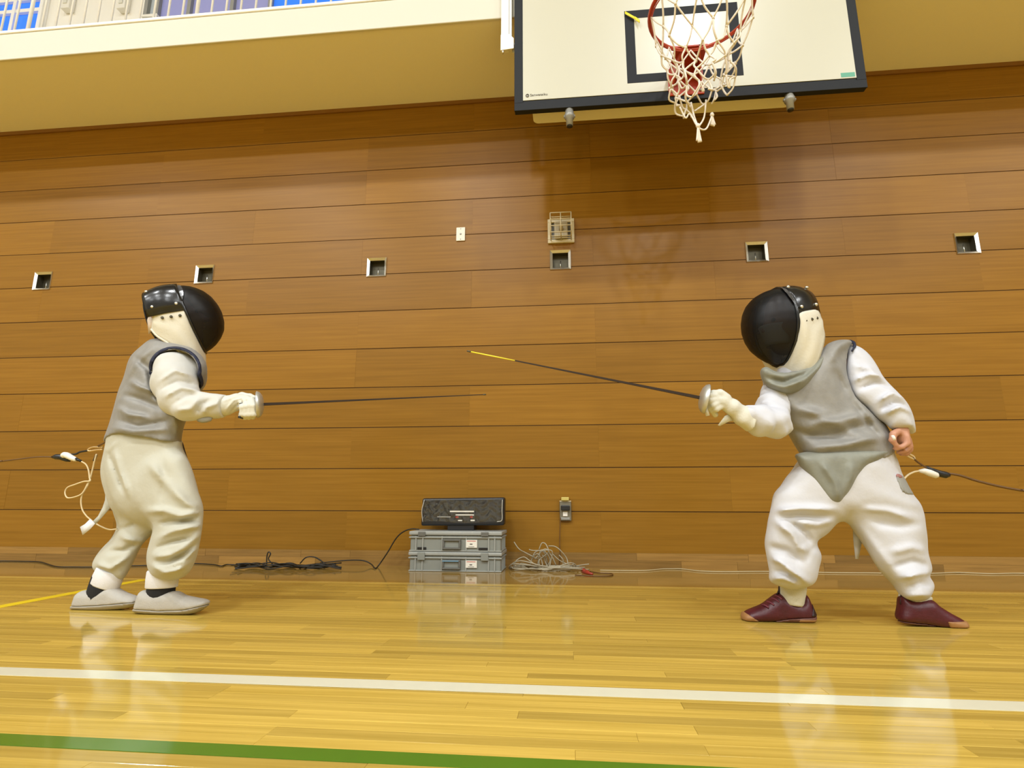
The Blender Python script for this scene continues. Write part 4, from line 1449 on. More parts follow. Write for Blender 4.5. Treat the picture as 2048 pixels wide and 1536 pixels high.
f = smin(f, v.chain([hb + np.array([0.01, -0.02, -0.01]), hb + np.array([0.03, -0.034, -0.022]), hb + np.array([0.045, -0.034, -0.04])], [0.010, 0.009, 0.007], 0.004), 0.005)
f = smin(f, v.chain([L.P(300, 910, -0.03), L.P(352, 1025, -0.045), L.P(326, 1150, -0.03), L.P(322, 1205, -0.03)], [0.066, 0.046, 0.030, 0.026], 0.02), 0.03)
f = smin(f, v.chain([L.P(275, 910, 0.04), L.P(268, 1050, 0.05), L.P(222, 1140, 0.04), L.P(203, 1200, 0.015)], [0.066, 0.042, 0.026, 0.024], 0.02), 0.03)
f = smin(f, v.cone(L.P(318, 1210, -0.03), L.P(385, 1212, -0.035), 0.022, 0.014), 0.01)
f = smin(f, v.cone(L.P(200, 1204, 0.015), L.P(255, 1210, 0.015), 0.022, 0.014), 0.01)
surface(v, f, 'body', pl, M_SKIN, 3)
head_extras(pl, WL, 1.0, False)

# breeches
v = L.vol([(178, 838), (414, 1165)], HB, -0.17, 0.17)
hipsP = [(216, 850), (211, 890), (204, 940), (210, 980), (226, 1018), (262, 1044), (310, 1052), (360, 1040), (392, 1000), (380, 940), (366, 895), (362, 850), (330, 838), (240, 838)]
nearP = [(284, 915), (266, 955), (274, 1010), (303, 1050), (300, 1078), (294, 1106), (294, 1132), (303, 1150), (330, 1158), (356, 1157), (378, 1144), (393, 1112), (403, 1070), (407, 1022), (397, 982), (381, 935), (364, 905), (325, 898)]
farP = [(226, 930), (218, 980), (226, 1025), (234, 1052), (224, 1076), (205, 1096), (189, 1118), (185, 1134), (198, 1146), (243, 1160), (262, 1134), (286, 1088), (318, 1052), (334, 990), (310, 930)]
ridN = v.ridges(rid(L, [([(287, 1022), (330, 1020), (360, 1030), (396, 1024)], 6, 0.012), ([(318, 1046), (350, 1040), (398, 1040)], 5, -0.010), ([(312, 1076), (350, 1056), (392, 1052)], 5, 0.009),
    ([(308, 1095), (345, 1080), (385, 1072)], 4, -0.009), ([(304, 1108), (340, 1104), (384, 1084)], 5, 0.010), ([(330, 1128), (365, 1116), (392, 1092)], 5, 0.009), ([(300, 1124), (330, 1138), (370, 1130)], 5, 0.010), ([(312, 1118), (340, 1120), (368, 1106)], 4, -0.008),
    ([(268, 895), (262, 950), (276, 1010)], 7, 0.006), ([(300, 930), (340, 975), (385, 1015)], 8, 0.007), ([(345, 985), (372, 1008), (404, 1014)], 6, 0.006), ([(345, 1062), (375, 1050), (404, 1050)], 5, 0.008), ([(350, 1095), (378, 1078), (403, 1064)], 5, 0.008), ([(335, 1118), (365, 1104), (396, 1082)], 4.5, -0.007), ([(318, 1142), (350, 1134), (382, 1116)], 5, 0.008), ([(360, 1040), (380, 1034), (404, 1032)], 4, -0.006), ([(320, 900), (330, 960), (322, 1010)], 9, -0.004)], -0.05))
ridF = v.ridges(rid(L, [([(240, 1068), (275, 1080), (300, 1080)], 5, 0.010), ([(215, 1100), (250, 1098), (284, 1078)], 5, -0.008), ([(196, 1122), (225, 1132), (262, 1108)], 5, 0.010), ([(230, 1060), (262, 1052), (290, 1030)], 5, -0.007)], 0.05))
ridH = v.ridges(rid(L, [([(222, 910), (236, 945), (252, 985)], 4, -0.010), ([(206, 900), (222, 905), (240, 890)], 4, 0.005), ([(234, 905), (246, 945), (262, 990)], 5, 0.006), ([(352, 905), (318, 960), (284, 1012)], 2.2, -0.004)]))
bl = v.inflate(L.poly(hipsP), L.y0, 0.116, L.r(62), 2.3, ridH)
bl = smin(bl, v.inflate(L.poly(nearP, -0.05), L.y0 - 0.050, 0.085, L.r(46), 2.2, ridN), 0.018)
bl = smin(bl, v.inflate(L.poly(farP, 0.05), L.y0 + 0.05, 0.075, L.r(40), 2.2, ridF), 0.018)
bl = bl + v.noise(60, 0.0025, 3)
bl = np.maximum(bl, v.Z - np.interp(v.x, [L.P(203, 885)[0], L.P(230, 879)[0], L.P(290, 873)[0], L.P(340, 879)[0], L.P(372, 889)[0]], [L.P(203, 885)[2], L.P(230, 879)[2], L.P(290, 873)[2], L.P(340, 879)[2], L.P(372, 889)[2]])[:, None, None] - 0.006)
surface(v, bl, 'breeches', pl, M_CREAM, 3)
# loose tail of cloth behind the thigh with a paper tag
tail = [[L.P(211, 978, -0.02), L.P(228, 985, -0.02)], [L.P(210, 1000, -0.025), L.P(226, 1008, -0.02)], [L.P(205, 1015, -0.03), L.P(214, 1022, -0.03)], [L.P(196, 1032, -0.03), L.P(200, 1038, -0.03)], [L.P(186, 1042, -0.03), L.P(189, 1049, -0.035)]]
grid_obj('strap_tail', tail, pl, M_CREAM, thick=0.003)
grid_obj('strap_tag', [[L.P(180, 1038, -0.03), L.P(190, 1047, -0.035)], [L.P(170, 1048, -0.028), L.P(180, 1058, -0.034)], [L.P(160, 1054, -0.026), L.P(165, 1070, -0.032)]], pl, M_CUFF, thick=0.0015)
piping = [L.P(355, 905, -0.168), L.P(335, 935, -0.166), L.P(312, 972, -0.152), L.P(290, 1008, -0.14), L.P(280, 1020, -0.13)]

# cuffs, socks, shoes
def leg_tube(name, fig, a, b, ra, rb, dy, m, person, yr=0.036):
    A, B = fig.P(*a, dy), fig.P(*b, dy)
    d = B - A; d /= np.linalg.norm(d)
    u = np.cross(d, [0, 1.0, 0]); u /= np.linalg.norm(u)
    rg = []
    for t, k in ((0, 0.96), (0.06, 1.0), (0.5, 1.02), (0.94, 1.0), (1, 0.96)):
        rr2 = fig.r(ra + (rb - ra) * t) * k
        rg.append((A + (B - A) * t, u * rr2, np.array([0, yr * k, 0])))
    return elliptic_tube(name, rg, person, m)
leg_tube('sock', L, (212, 1155), (196, 1200), 29, 27, 0.015, M_SOCKBLACK, pl, 0.034)
leg_tube('sock', L, (324, 1160), (320, 1200), 28, 27, -0.032, M_SOCKBLACK, pl, 0.034)
leg_tube('knit_cuff', L, (222, 1140), (209, 1172), 29, 31, 0.016, M_CUFF, pl, 0.038)
leg_tube('knit_cuff', L, (326, 1140), (323, 1175), 31, 32, -0.034, M_CUFF, pl, 0.038)
s1, _, _ = shoe(pl, L, [(170, 1180), (158, 1187), (153, 1200), (150, 1212), (151, 1220), (190, 1221), (240, 1217), (268, 1212), (279, 1203), (274, 1194), (255, 1187), (238, 1179), (226, 1172), (205, 1178), (186, 1180)],
      [(145, 1210), (200, 1209), (240, 1206), (285, 1202)], 0.015, 0.034, M_SHOEGREY, M_SOLEGREY)
s2, _, _ = shoe(pl, L, [(288, 1180), (281, 1190), (277, 1203), (274, 1214), (278, 1224), (330, 1228), (385, 1226), (406, 1217), (416, 1206), (410, 1199), (390, 1195), (368, 1190), (352, 1182), (330, 1184), (308, 1182)],
      [(270, 1215), (330, 1219), (380, 1217), (420, 1208)], -0.034, 0.036, M_SHOEGREY, M_SOLEGREY)

# jacket: torso under the vest plus the sword arm's sleeve and the far sleeve
v = L.vol([(200, 670), (462, 905)], HB, -0.22, 0.22)
vestP = [(290, 690), (266, 714), (251, 744), (239, 782), (227, 820), (217, 855), (208, 890), (203, 935), (280, 945), (366, 935), (363, 888), (368, 858), (376, 832), (392, 800), (402, 782), (412, 768), (416, 748), (412, 730), (398, 712), (372, 696), (335, 684), (310, 682)]
VW = 0.122
tor = v.inflate(L.poly(vestP), L.y0, VW - 0.022, L.r(58), 2.3, inset=0.016)
tor = np.maximum(tor, -v.plane(L.P(290, 905), (0, 0, 1)))
slv = v.chain([L.P(348, 738, -0.085), L.P(350, 765, -0.105), L.P(358, 795, -0.125), L.P(376, 811, -0.135), L.P(402, 812, -0.132), L.P(428, 812, -0.125), L.P(450, 812, -0.115)],
              [L.r(38), L.r(42), L.r(37), L.r(30), L.r(27), L.r(24), L.r(23)], 0.012)
rs = v.ridges(rid(L, [([(318, 770), (350, 745), (385, 752)], 4, 0.008), ([(322, 785), (355, 765), (392, 766)], 4, -0.007), ([(330, 800), (362, 780), (396, 782)], 4, 0.009), ([(345, 815), (372, 795), (398, 792)], 4, -0.006),
                    ([(352, 826), (380, 822), (398, 800)], 5, 0.008), ([(392, 830), (402, 812), (424, 800)], 4, -0.008), ([(404, 832), (412, 818), (440, 806)], 4, 0.007), ([(432, 796), (444, 812), (448, 828)], 3, 0.004)], -0.14))
slv = slv - 0.8 * v.sweep(rs, L.y0 - 0.14)
slv = np.maximum(slv, v.plane(L.P(449, 812, -0.12), (1, 0.1, -0.05)))
slv2 = v.chain([L.P(325, 738, 0.10), L.P(292, 812, 0.16), L.P(318, 860, 0.145)], [0.058, 0.046, 0.036], 0.015)
tor = smin(tor, v.cone(L.P(336, 722), L.P(352, 690), 0.080, 0.058), 0.02)
jk = smin(smin(tor, slv, 0.012), slv2, 0.012) + v.noise(70, 0.002, 5)
jk = np.maximum(jk, v.plane(L.P(350, 684), (0.45, 0, 0.89)))
surface(v, jk, 'jacket', pl, M_JACKET, 3)
tube('sleeve_patch', catmull([L.P(395, 836, -0.135), L.P(408, 839, -0.14), L.P(424, 835, -0.135)], 5), [L.r(2)] + [L.r(4.5)] * 9 + [L.r(2)], pl, M_PATCH, sides=8, sy=1.5)

# lame vest
rv = v.ridges(rid(L, [([(258, 770), (275, 745), (310, 712)], 6, 0.006), ([(272, 728), (300, 752), (312, 790)], 6, -0.010), ([(262, 775), (285, 790), (316, 800)], 5, 0.008), ([(248, 800), (290, 812), (330, 830)], 6, -0.007),
                     ([(236, 822), (262, 840), (300, 846)], 5, 0.008), ([(232, 845), (280, 862), (340, 850)], 5, -0.006), ([(225, 862), (270, 872), (340, 868)], 5, 0.006), ([(300, 760), (310, 800), (345, 835)], 5, -0.009), ([(345, 840), (355, 860), (352, 880)], 5, 0.006)], 0.0))
ve = v.inflate(L.poly(vestP), L.y0, VW + 0.006, L.r(58), 2.3, rv)
zh = np.interp(v.x, [L.P(203, 885)[0], L.P(230, 879)[0], L.P(290, 873)[0], L.P(340, 879)[0], L.P(372, 889)[0]], [L.P(203, 885)[2], L.P(230, 879)[2], L.P(290, 873)[2], L.P(340, 879)[2], L.P(372, 889)[2]])[:, None, None]
ve = np.maximum(ve, zh - v.Z)
arm = np.minimum(v.cone(L.P(350, 738, -0.25), L.P(350, 738, -0.04), L.r(41), L.r(41)), v.cone(L.P(354, 770, -0.25), L.P(354, 770, -0.04), L.r(42), L.r(42)))   # armhole
trimF = np.maximum(np.maximum(ve - 0.0035, arm - L.r(6.5)), -arm)
trimF = np.maximum(trimF, v.Y - (L.y0 - 0.045))
ve = np.maximum(ve, -arm)
ve = np.maximum(ve, -v.cone(L.P(330, 740, 0.25), L.P(330, 740, 0.07), 0.062, 0.062))
ve = np.maximum(ve, -v.cone(L.P(350, 672, 0), L.P(372, 700, 0), L.r(40), L.r(26), sy=1.1))         # neck
ve = np.maximum(ve, -v.cone(L.P(392, 690, 0), L.P(425, 742, 0), L.r(18), L.r(18), sy=2.4))           # open chest
ve = ve + v.noise(55, 0.002, 8)
surface(v, ve, 'lame_vest', pl, M_LAME, 3)
surface(v, np.maximum(trimF, -v.plane(L.P(320, 790), (0.25, 0, 0.97))), 'armhole_trim', pl, M_NAVY, 2)
# dark vest tail in front of the far hip
grid_obj('vest_tail', [[L.P(356, 885, 0.02), L.P(366, 885, 0.05)], [L.P(362, 903, 0.0), L.P(371, 903, 0.03)], [L.P(369, 918, -0.01), L.P(375, 916, 0.02)]], pl, M_NAVY, thick=0.003)
# mask strap end
grid_obj('mask_strap', [[L.P(316, 636, -0.100), L.P(316, 650, -0.102)], [L.P(306, 637, -0.100), L.P(309, 655, -0.103)], [L.P(297, 632, -0.095), L.P(303, 660, -0.10)], [L.P(294, 640, -0.09), L.P(297, 668, -0.09)]], pl, M_VELCRO, thick=0.002)

# glove closing on the grip
v = L.vol([(436, 776), (526, 852)], 0.0028, -0.19, -0.02, pad=0.01)
GY = -0.112
g = v.chain([L.P(438, 812, GY - 0.003), L.P(452, 811, GY), L.P(474, 804, GY + 0.004), L.P(494, 803, GY + 0.006)], [L.r(20), L.r(19), L.r(16.5), L.r(13)], 0.008)
g = np.maximum(g, -v.plane(L.P(443, 812, GY), (1, 0, -0.08)))
for q, (kx, ky, ln) in enumerate(((507, 803, 1.0), (499, 802, 1.06), (491, 804, 1.0), (483, 807, 0.85))):
    b0 = L.P(kx - 3, ky - 4, GY - 0.010)
    fng = v.chain([b0, L.P(kx + 1.5, ky + 9 * ln, GY - 0.030), L.P(kx + 1, ky + 26 * ln, GY - 0.026), L.P(kx - 1, ky + 31 * ln, GY - 0.004), L.P(kx - 2, ky + 24 * ln, GY + 0.014)], [0.0098, 0.0092, 0.0084, 0.0078, 0.0072], 0.004)
    g = smin(g, fng, 0.0028)
th = v.chain([L.P(466, 797, GY + 0.018), L.P(484, 791, GY + 0.026), L.P(500, 793, GY + 0.020), L.P(510, 796, GY + 0.012)], [0.013, 0.0115, 0.0098, 0.0085], 0.005)
g = smin(g, th, 0.005)
rg = v.ridges(rid(L, [([(452, 824), (468, 804), (490, 796)], 2.2, 0.003), ([(460, 826), (476, 810), (498, 803)], 2.2, -0.003), ([(446, 806), (460, 800), (480, 793)], 2.5, 0.002)], GY))
g = g - 0.7 * v.sweep(rg, L.y0 + GY)
gl = surface(v, g, 'glove', pl, M_GLOVE, 2)

# foil
def foil(label, fig, gpt, tip, dyg, dyt, back, grip_r, tape, person_side):
    A, T = fig.P(*gpt, dyg), fig.P(*tip, dyt)
    d = (T - A); Ln = np.linalg.norm(d); d /= Ln
    t = thing('fencing_foil', label, 'foil', tuple(A))
    # blade: square section tapering to the tip
    sd = np.cross(d, [0, 0, 1.0]); sd /= np.linalg.norm(sd); up = np.cross(sd, d)
    V, Fc = [], []
    st = [0, 0.02, 0.25, 0.6, 0.9, 1.0]
    ra = [0.0048, 0.0046, 0.0034, 0.0024, 0.0016, 0.0015]
    for q, r_ in zip(st, ra):
        for a_, b_ in ((1, 1), (-1, 1), (-1, -1), (1, -1)):
            V.append(A + d * (Ln * q * 0.985) + (sd * a_ * 0.8 + up * b_) * r_)
    for i in range(len(st) - 1):
        for k in range(4):
            Fc.append((i * 4 + k, i * 4 + (k + 1) % 4, (i + 1) * 4 + (k + 1) % 4, (i + 1) * 4 + k))
    Fc += [(3, 2, 1, 0), tuple(len(V) - 4 + k for k in range(4))]
    pyd('blade', V, Fc, t, M_BLADE)
    lathe('point', [(0.0022, -0.012), (0.0028, -0.010), (0.0028, -0.003), (0.0022, 0.0)], T, d, t, M_DARKSTEEL, seg=10)
    if tape:
        tube('yellow_tape', [A + d * Ln * (1 - tape), A + d * (Ln - 0.014)], 0.0022, t, M_YELLOWTAPE, sides=8)
    R_ = 0.046
    lathe('guard', [(0.006, 0.014), (0.018, 0.013), (0.032, 0.009), (0.042, 0.002), (R_, -0.007), (R_ - 0.001, -0.009), (0.040, -0.001), (0.030, 0.006), (0.006, 0.010)], A, d, t, M_GUARD, seg=32)
    lathe('guard_pad', [(0.034, -0.001), (0.034, 0.0015), (0.01, 0.004)], A - d * 0.0015, d, t, M_BIB, seg=24)
    gr = [A - d * 0.002, A - d * 0.03 + up * 0.002, A - d * 0.06 + up * 0.001, A - d * back - up * 0.004]
    tube('grip', catmull(gr, 4), grip_r, t, M_BLACKPLASTIC, sides=8)
    tube('pommel', [A - d * back - up * 0.004, A - d * (back + 0.022) - up * 0.008], 0.009, t, M_STEEL, sides=10)
    return t, A, d, up
fl, A_, d_, up_ = foil('foil held level by the left fencer, dark blade', L, (519, 809), (972, 789), GY + 0.0, GY + 0.33, 0.045, 0.0075, 0, -1)
tube('guard_socket', [L.P(486, 836, GY - 0.01), L.P(478, 834, GY - 0.035)], 0.004, fl, M_BLACKPLASTIC, sides=6)

# body cord and reel cable at the left fencer's back
cb = thing('reel_cable', 'brown reel cable and dark plug clipped to the left fencer\'s back', 'cable', tuple(L.P(120, 915, 0.02)))
tube('cable', catmull([L.P(-60, 930, 0.03) + np.array([-2.6, 0.1, -0.20]), L.P(-60, 930, 0.03) + np.array([-1.3, 0.05, -0.14]), L.P(-60, 930, 0.03), L.P(0, 923, 0.03), L.P(40, 918, 0.02), L.P(75, 914, 0.02), L.P(108, 914, 0.02)], 5), [0.0026] * 31, cb, M_BROWNCABLE, sides=6)
tube('plug_sleeve', [L.P(104, 914, 0.02), L.P(112, 913.5, 0.02), L.P(122, 914, 0.02), L.P(134, 920, 0.02), L.P(140, 922, 0.02)], [0.004, 0.010, 0.011, 0.007, 0.003], cb, M_BLACKPLASTIC, sides=10)
tube('hook_cord', catmull([L.P(138, 909, 0.02), L.P(152, 908, 0.015), L.P(160, 904, 0.015), L.P(178, 901, 0.01)], 5), 0.0035, cb, M_BLACKCABLE, sides=6)
tube('clip', catmull([L.P(205, 895, 0.0), L.P(188, 894, 0.005), L.P(177, 898, 0.008), L.P(178, 902, 0.008), L.P(192, 900, 0.005), L.P(205, 899, 0.0)], 5), 0.0032, cb, mat('brass clip', (0.75, 0.55, 0.30), 0.3, metal=0.8), sides=6)
tube('waist_cord', catmull([L.P(196, 892, 0), L.P(206, 887, -0.02), L.P(214, 882, -0.05)], 5), 0.003, cb, M_BROWNCABLE, sides=6)
bcord = thing('body_cord', 'looped cream body cord with a white plug hanging behind the left fencer', 'cord', tuple(L.P(178, 950, 0.0)))
tube('white_plug', catmull([L.P(124, 911, 0.012), L.P(132, 910, 0.01), L.P(142, 915, 0.008), L.P(153, 920, 0.006)], 4), [0.007, 0.010, 0.011, 0.011, 0.011, 0.011, 0.011, 0.010, 0.010, 0.0095, 0.009, 0.008, 0.006], bcord, M_WHITE, sides=10)
tube('boot', [L.P(152, 918, 0.006), L.P(162, 922, 0.006)], [0.006, 0.004], bcord, M_BLACKPLASTIC, sides=8)
cc = [(163, 923), (172, 929), (177, 940), (179, 955), (180, 962), (168, 963), (150, 969), (135, 975), (130, 985), (134, 995), (145, 995), (160, 990), (168, 982), (175, 968), (180, 958), (186, 935), (189, 922), (193, 908)]
tube('cord_loop', catmull([L.P(a, b, 0.004 * math.sin(i)) for i, (a, b) in enumerate(cc)], 6), 0.0026, bcord, M_CREAMCABLE, sides=6)
c2_ = [(179, 962), (173, 975), (164, 990), (162, 1005), (165, 1020), (173, 1032), (181, 1039), (190, 1046), (202, 1053), (218, 1059), (234, 1058)]
tube('cord_drop', catmull([L.P(a, b, 0.002) for a, b in c2_], 6), 0.0026, bcord, M_CREAMCABLE, sides=6)
tube('boot', [L.P(193, 909, 0.0), L.P(188, 922, 0.0)], 0.0042, bcord, M_BLACKPLASTIC, sides=8)

# ------------------------------------------------------------------ right fencer (three-quarter view, facing left)
Rf = Figure(-1.38)
pr = thing('person', 'fencer in white breeches and maroon shoes, crouching with foil raised to the left', 'person', (float(Rf.P(1700, 1240)[0]), -1.38, 0.0))
yaw, pitch, roll = math.radians(68), math.radians(-25), math.radians(-3)
dh = np.array([-math.sin(yaw), -math.cos(yaw), 0.0])
base = math.radians(26) + pitch
mF = dh * math.cos(base) + np.array([0, 0, math.sin(base)])
mU = -dh * math.sin(base) + np.array([0, 0, math.cos(base)])
mL = np.cross(mU, mF)
# roll about the viewing direction
vd = np.array([0, 1.0, 0])
def rot_about(p, k, a):
    return p * math.cos(a) + np.cross(k, p) * math.sin(a) + k * (k @ p) * (1 - math.cos(a))
mF, mU, mL = [rot_about(q, vd, roll) for q in (mF, mU, mL)]
mO = Rf.P(1551, 656, -0.04)
maskR, WR = build_mask(pr, mO, mL, mF, mU, 1.0, strap=False)
v = Rf.vol([(1380, 560), (1940, 1262)], 0.0065, -0.33, 0.22)
f = v.chain([Rf.P(1695, 940), Rf.P(1680, 870), Rf.P(1640, 780), Rf.P(1622, 730)], [0.076, 0.076, 0.076, 0.055], 0.03)
f = smin(f, v.chain([Rf.P(1622, 730), Rf.P(1606, 700, -0.015), WR(0, -0.06, -0.01)], [0.045, 0.036, 0.038], 0.015), 0.03)
f = smin(f, head_prims(v, WR), 0.012)
HL = Rf.P(1803, 862, -0.075)
f = smin(f, v.chain([Rf.P(1660, 738), Rf.P(1712, 734, -0.01), Rf.P(1768, 808, -0.035), HL], [0.040, 0.030, 0.027, 0.020], 0.012), 0.02)
# open hand: palm, four curled fingers, thumb towards us
f = smin(f, v.cone(HL, Rf.P(1806, 878, -0.078), 0.019, 0.020), 0.008)
surf_hand = []
for q, (a0, a1, a2, a3) in enumerate((((1813, 872), (1816, 886), (1804, 894), (1790, 898)), ((1817, 878), (1820, 893), (1810, 902), (1797, 905)), ((1818, 882), (1821, 898), (1812, 907), (1801, 908)), ((1817, 884), (1820, 898), (1814, 907), (1806, 908)))):
    dyq = -0.095 + 0.018 * q
    f = smin(f, v.chain([Rf.P(*a0, dyq), Rf.P(*a1, dyq), Rf.P(*a2, dyq - 0.004), Rf.P(*a3, dyq - 0.004)], [0.0098, 0.0092, 0.0085, 0.0075], 0.004), 0.004)
f = smin(f, v.chain([Rf.P(1798, 862, -0.09), Rf.P(1787, 868, -0.105), Rf.P(1784, 880, -0.108), Rf.P(1792, 890, -0.106)], [0.012, 0.0115, 0.010, 0.008], 0.004), 0.005)
EL, WR_ = Rf.P(1548, 850, -0.15), Rf.P(1455, 812, -0.21)
f = smin(f, v.chain([Rf.P(1600, 745, -0.01), Rf.P(1558, 786, -0.055), EL, WR_], [0.040, 0.029, 0.026, 0.018], 0.012), 0.02)
f = smin(f, v.chain([Rf.P(1660, 950, -0.0), Rf.P(1582, 1045, -0.03), Rf.P(1590, 1150, 0.0), Rf.P(1584, 1225, 0.01)], [0.066, 0.045, 0.026, 0.019], 0.02), 0.03)
f = smin(f, v.chain([Rf.P(1730, 950, 0.0), Rf.P(1785, 1060, -0.01), Rf.P(1826, 1170, 0.0), Rf.P(1822, 1225, 0.0)], [0.066, 0.045, 0.028, 0.024], 0.02), 0.03)
f = smin(f, v.cone(Rf.P(1590, 1226, 0.015), Rf.P(1515, 1232, 0.015), 0.022, 0.013), 0.01)
f = smin(f, v.cone(Rf.P(1820, 1228, 0.0), Rf.P(1900, 1245, -0.03), 0.022, 0.013), 0.01)
bodyR = surface(v, f, 'body', pr, M_SKIN, 3)
head_extras(pr, WR, 1.0, True)
lathe('finger_plaster', [(0.0085, -0.004), (0.0095, 0.0), (0.0085, 0.004)], Rf.P(1786, 876, -0.112), np.array([0.9, -0.1, 0.2]), pr, M_LABEL, seg=12)

v = Rf.vol([(1522, 880), (1874, 1212)], HB, -0.18, 0.16)
hipsP = [(1622, 888), (1604, 918), (1575, 958), (1552, 998), (1600, 1032), (1650, 1038), (1690, 1038), (1760, 1042), (1836, 1020), (1818, 985), (1800, 945), (1786, 900), (1760, 885)]
legA = [(1618, 905), (1598, 925), (1567, 962), (1543, 1000), (1534, 1040), (1529, 1080), (1533, 1118), (1540, 1142), (1541, 1158), (1556, 1168), (1580, 1177), (1612, 1174), (1628, 1166), (1637, 1145), (1640, 1112), (1633, 1086), (1650, 1070), (1676, 1044), (1692, 1032), (1700, 980), (1680, 930)]
legB = [(1705, 930), (1690, 990), (1692, 1036), (1704, 1054), (1728, 1095), (1757, 1135), (1785, 1168), (1798, 1190), (1814, 1202), (1850, 1202), (1866, 1180), (1866, 1166), (1856, 1152), (1862, 1134), (1853, 1090), (1851, 1045), (1843, 1018), (1818, 985), (1800, 946), (1784, 915)]
ridA = v.ridges(rid(Rf, [([(1553, 1020), (1600, 1016), (1670, 1018)], 5, 0.012), ([(1560, 1034), (1610, 1030), (1665, 1034)], 5, -0.008), ([(1555, 1042), (1585, 1062), (1600, 1090), (1625, 1100)], 6, 0.012), ([(1580, 1040), (1610, 1062), (1622, 1085)], 5, -0.012), ([(1600, 1042), (1635, 1048), (1668, 1038)], 5, 0.008),
    ([(1537, 1110), (1565, 1118), (1600, 1145), (1622, 1166)], 6, 0.012), ([(1536, 1090), (1575, 1098), (1610, 1125)], 6, -0.009), ([(1544, 1152), (1570, 1150), (1600, 1166)], 4, 0.008), ([(1548, 1138), (1575, 1140), (1598, 1154)], 4, -0.007), ([(1636, 1090), (1618, 1100), (1612, 1120)], 4, -0.006)], -0.03))
ridB = v.ridges(rid(Rf, [([(1720, 1015), (1770, 1020), (1812, 1034)], 6, 0.010), ([(1740, 1040), (1790, 1050), (1840, 1045)], 7, -0.006), ([(1775, 1100), (1815, 1090), (1850, 1098)], 6, 0.007), ([(1780, 1130), (1820, 1118), (1856, 1130)], 6, -0.008), ([(1790, 1150), (1830, 1140), (1858, 1142)], 5, 0.010), ([(1806, 1172), (1832, 1160), (1862, 1168)], 5, -0.007), ([(1808, 1186), (1835, 1182), (1862, 1184)], 4, 0.007), ([(1705, 1040), (1745, 1088), (1790, 1150)], 7, 0.006)]))
br = v.inflate(Rf.poly(hipsP), Rf.y0, 0.112, Rf.r(58), 2.3)
br = smin(br, v.inflate(Rf.poly(legA, -0.03), Rf.y0 - 0.035, 0.086, Rf.r(50), 2.2, ridA), 0.018)
br = smin(br, v.inflate(Rf.poly(legB, 0), Rf.y0, 0.086, Rf.r(46), 2.2, ridB), 0.018)
br = br + v.noise(60, 0.0025, 13)
surface(v, br, 'breeches', pr, M_WHITECLOTH, 3)
pd2 = v.sweep(v.poly2d(Rf.poly([(1787, 948), (1800, 949), (1810, 953), (1822, 975), (1832, 992), (1820, 990), (1802, 985), (1793, 966)], -0.05, 3)), Rf.y0 - 0.05)
side = np.maximum(np.maximum(br - 0.0035, pd2), v.Y - (Rf.y0 + 0.03))
surface(v, side, 'side_patch', pr, M_PATCH, 2)
pd3 = v.sweep(v.poly2d(Rf.poly([(1788, 948), (1802, 949), (1806, 957), (1791, 958)], -0.05, 2)), Rf.y0 - 0.05)
surface(v, np.maximum(np.maximum(br - 0.0055, pd3), v.Y - (Rf.y0 + 0.03)), 'side_patch_mark', pr, M_PATCHRED, 2)
grid_obj('strap_tail', [[Rf.P(1706, 1050, 0.03), Rf.P(1722, 1052, 0.03)], [Rf.P(1707, 1080, 0.03), Rf.P(1726, 1076, 0.03)], [Rf.P(1709, 1098, 0.03), Rf.P(1721, 1098, 0.03)], [Rf.P(1711, 1118, 0.03), Rf.P(1717, 1118, 0.03)]], pr, M_WHITECLOTH, thick=0.002)
leg_tube('sock', Rf, (1588, 1145), (1584, 1209), 24, 21, 0.008, M_SOCKWHITE, pr, 0.031)
leg_tube('sock', Rf, (1832, 1185), (1826, 1222), 26, 25, 0.0, M_SOCKWHITE, pr, 0.033)

sA, vA, fA = shoe(pr, Rf, [(1558, 1186), (1543, 1194), (1524, 1208), (1505, 1216), (1492, 1222), (1485, 1230), (1487, 1240), (1505, 1244), (1560, 1245), (1612, 1246), (1626, 1242), (1630, 1230), (1624, 1215), (1616, 1195), (1609, 1187), (1603, 1192), (1600, 1201), (1592, 1203), (1576, 1196)],
        [(1480, 1240), (1510, 1241), (1545, 1239), (1575, 1234), (1632, 1231)], 0.015, 0.036, M_MAROON, M_GUMRED)
def cut(v_, f_, pl_list, grow, name, parent, m):
    g_ = f_ - grow
    for q in pl_list:
        g_ = np.maximum(g_, q)
    return surface(v_, g_, name, parent, m, 2)
cut(vA, fA, [vA.plane(Rf.P(1500, 1231, 0.015), (0.55, 0, 0.85)), 0.0012 - vA.Z], 0.003, 'toe_cap', sA, M_GUM)
cut(vA, fA, [-vA.plane(Rf.P(1616, 1222, 0.015), (0.9, 0, -0.35)), vA.Z - Rf.P(1600, 1200)[2], Rf.P(1600, 1231)[2] - vA.Z], 0.002, 'heel_tab', sA, M_MAROON_DARK)
cut(vA, fA, [-vA.plane(Rf.P(1590, 1236, 0.015), (0.8, 0, -0.2)), vA.Z - Rf.P(1600, 1237)[2], 0.0012 - vA.Z], 0.003, 'heel_sole', sA, M_GUM)
grid_obj('tongue', [[Rf.P(1552, 1190, 0.005), Rf.P(1556, 1190, 0.03)], [Rf.P(1556, 1180, 0.008), Rf.P(1560, 1180, 0.026)], [Rf.P(1557, 1172, 0.014), Rf.P(1560, 1173, 0.02)]], sA, M_MAROON_DARK, thick=0.004)
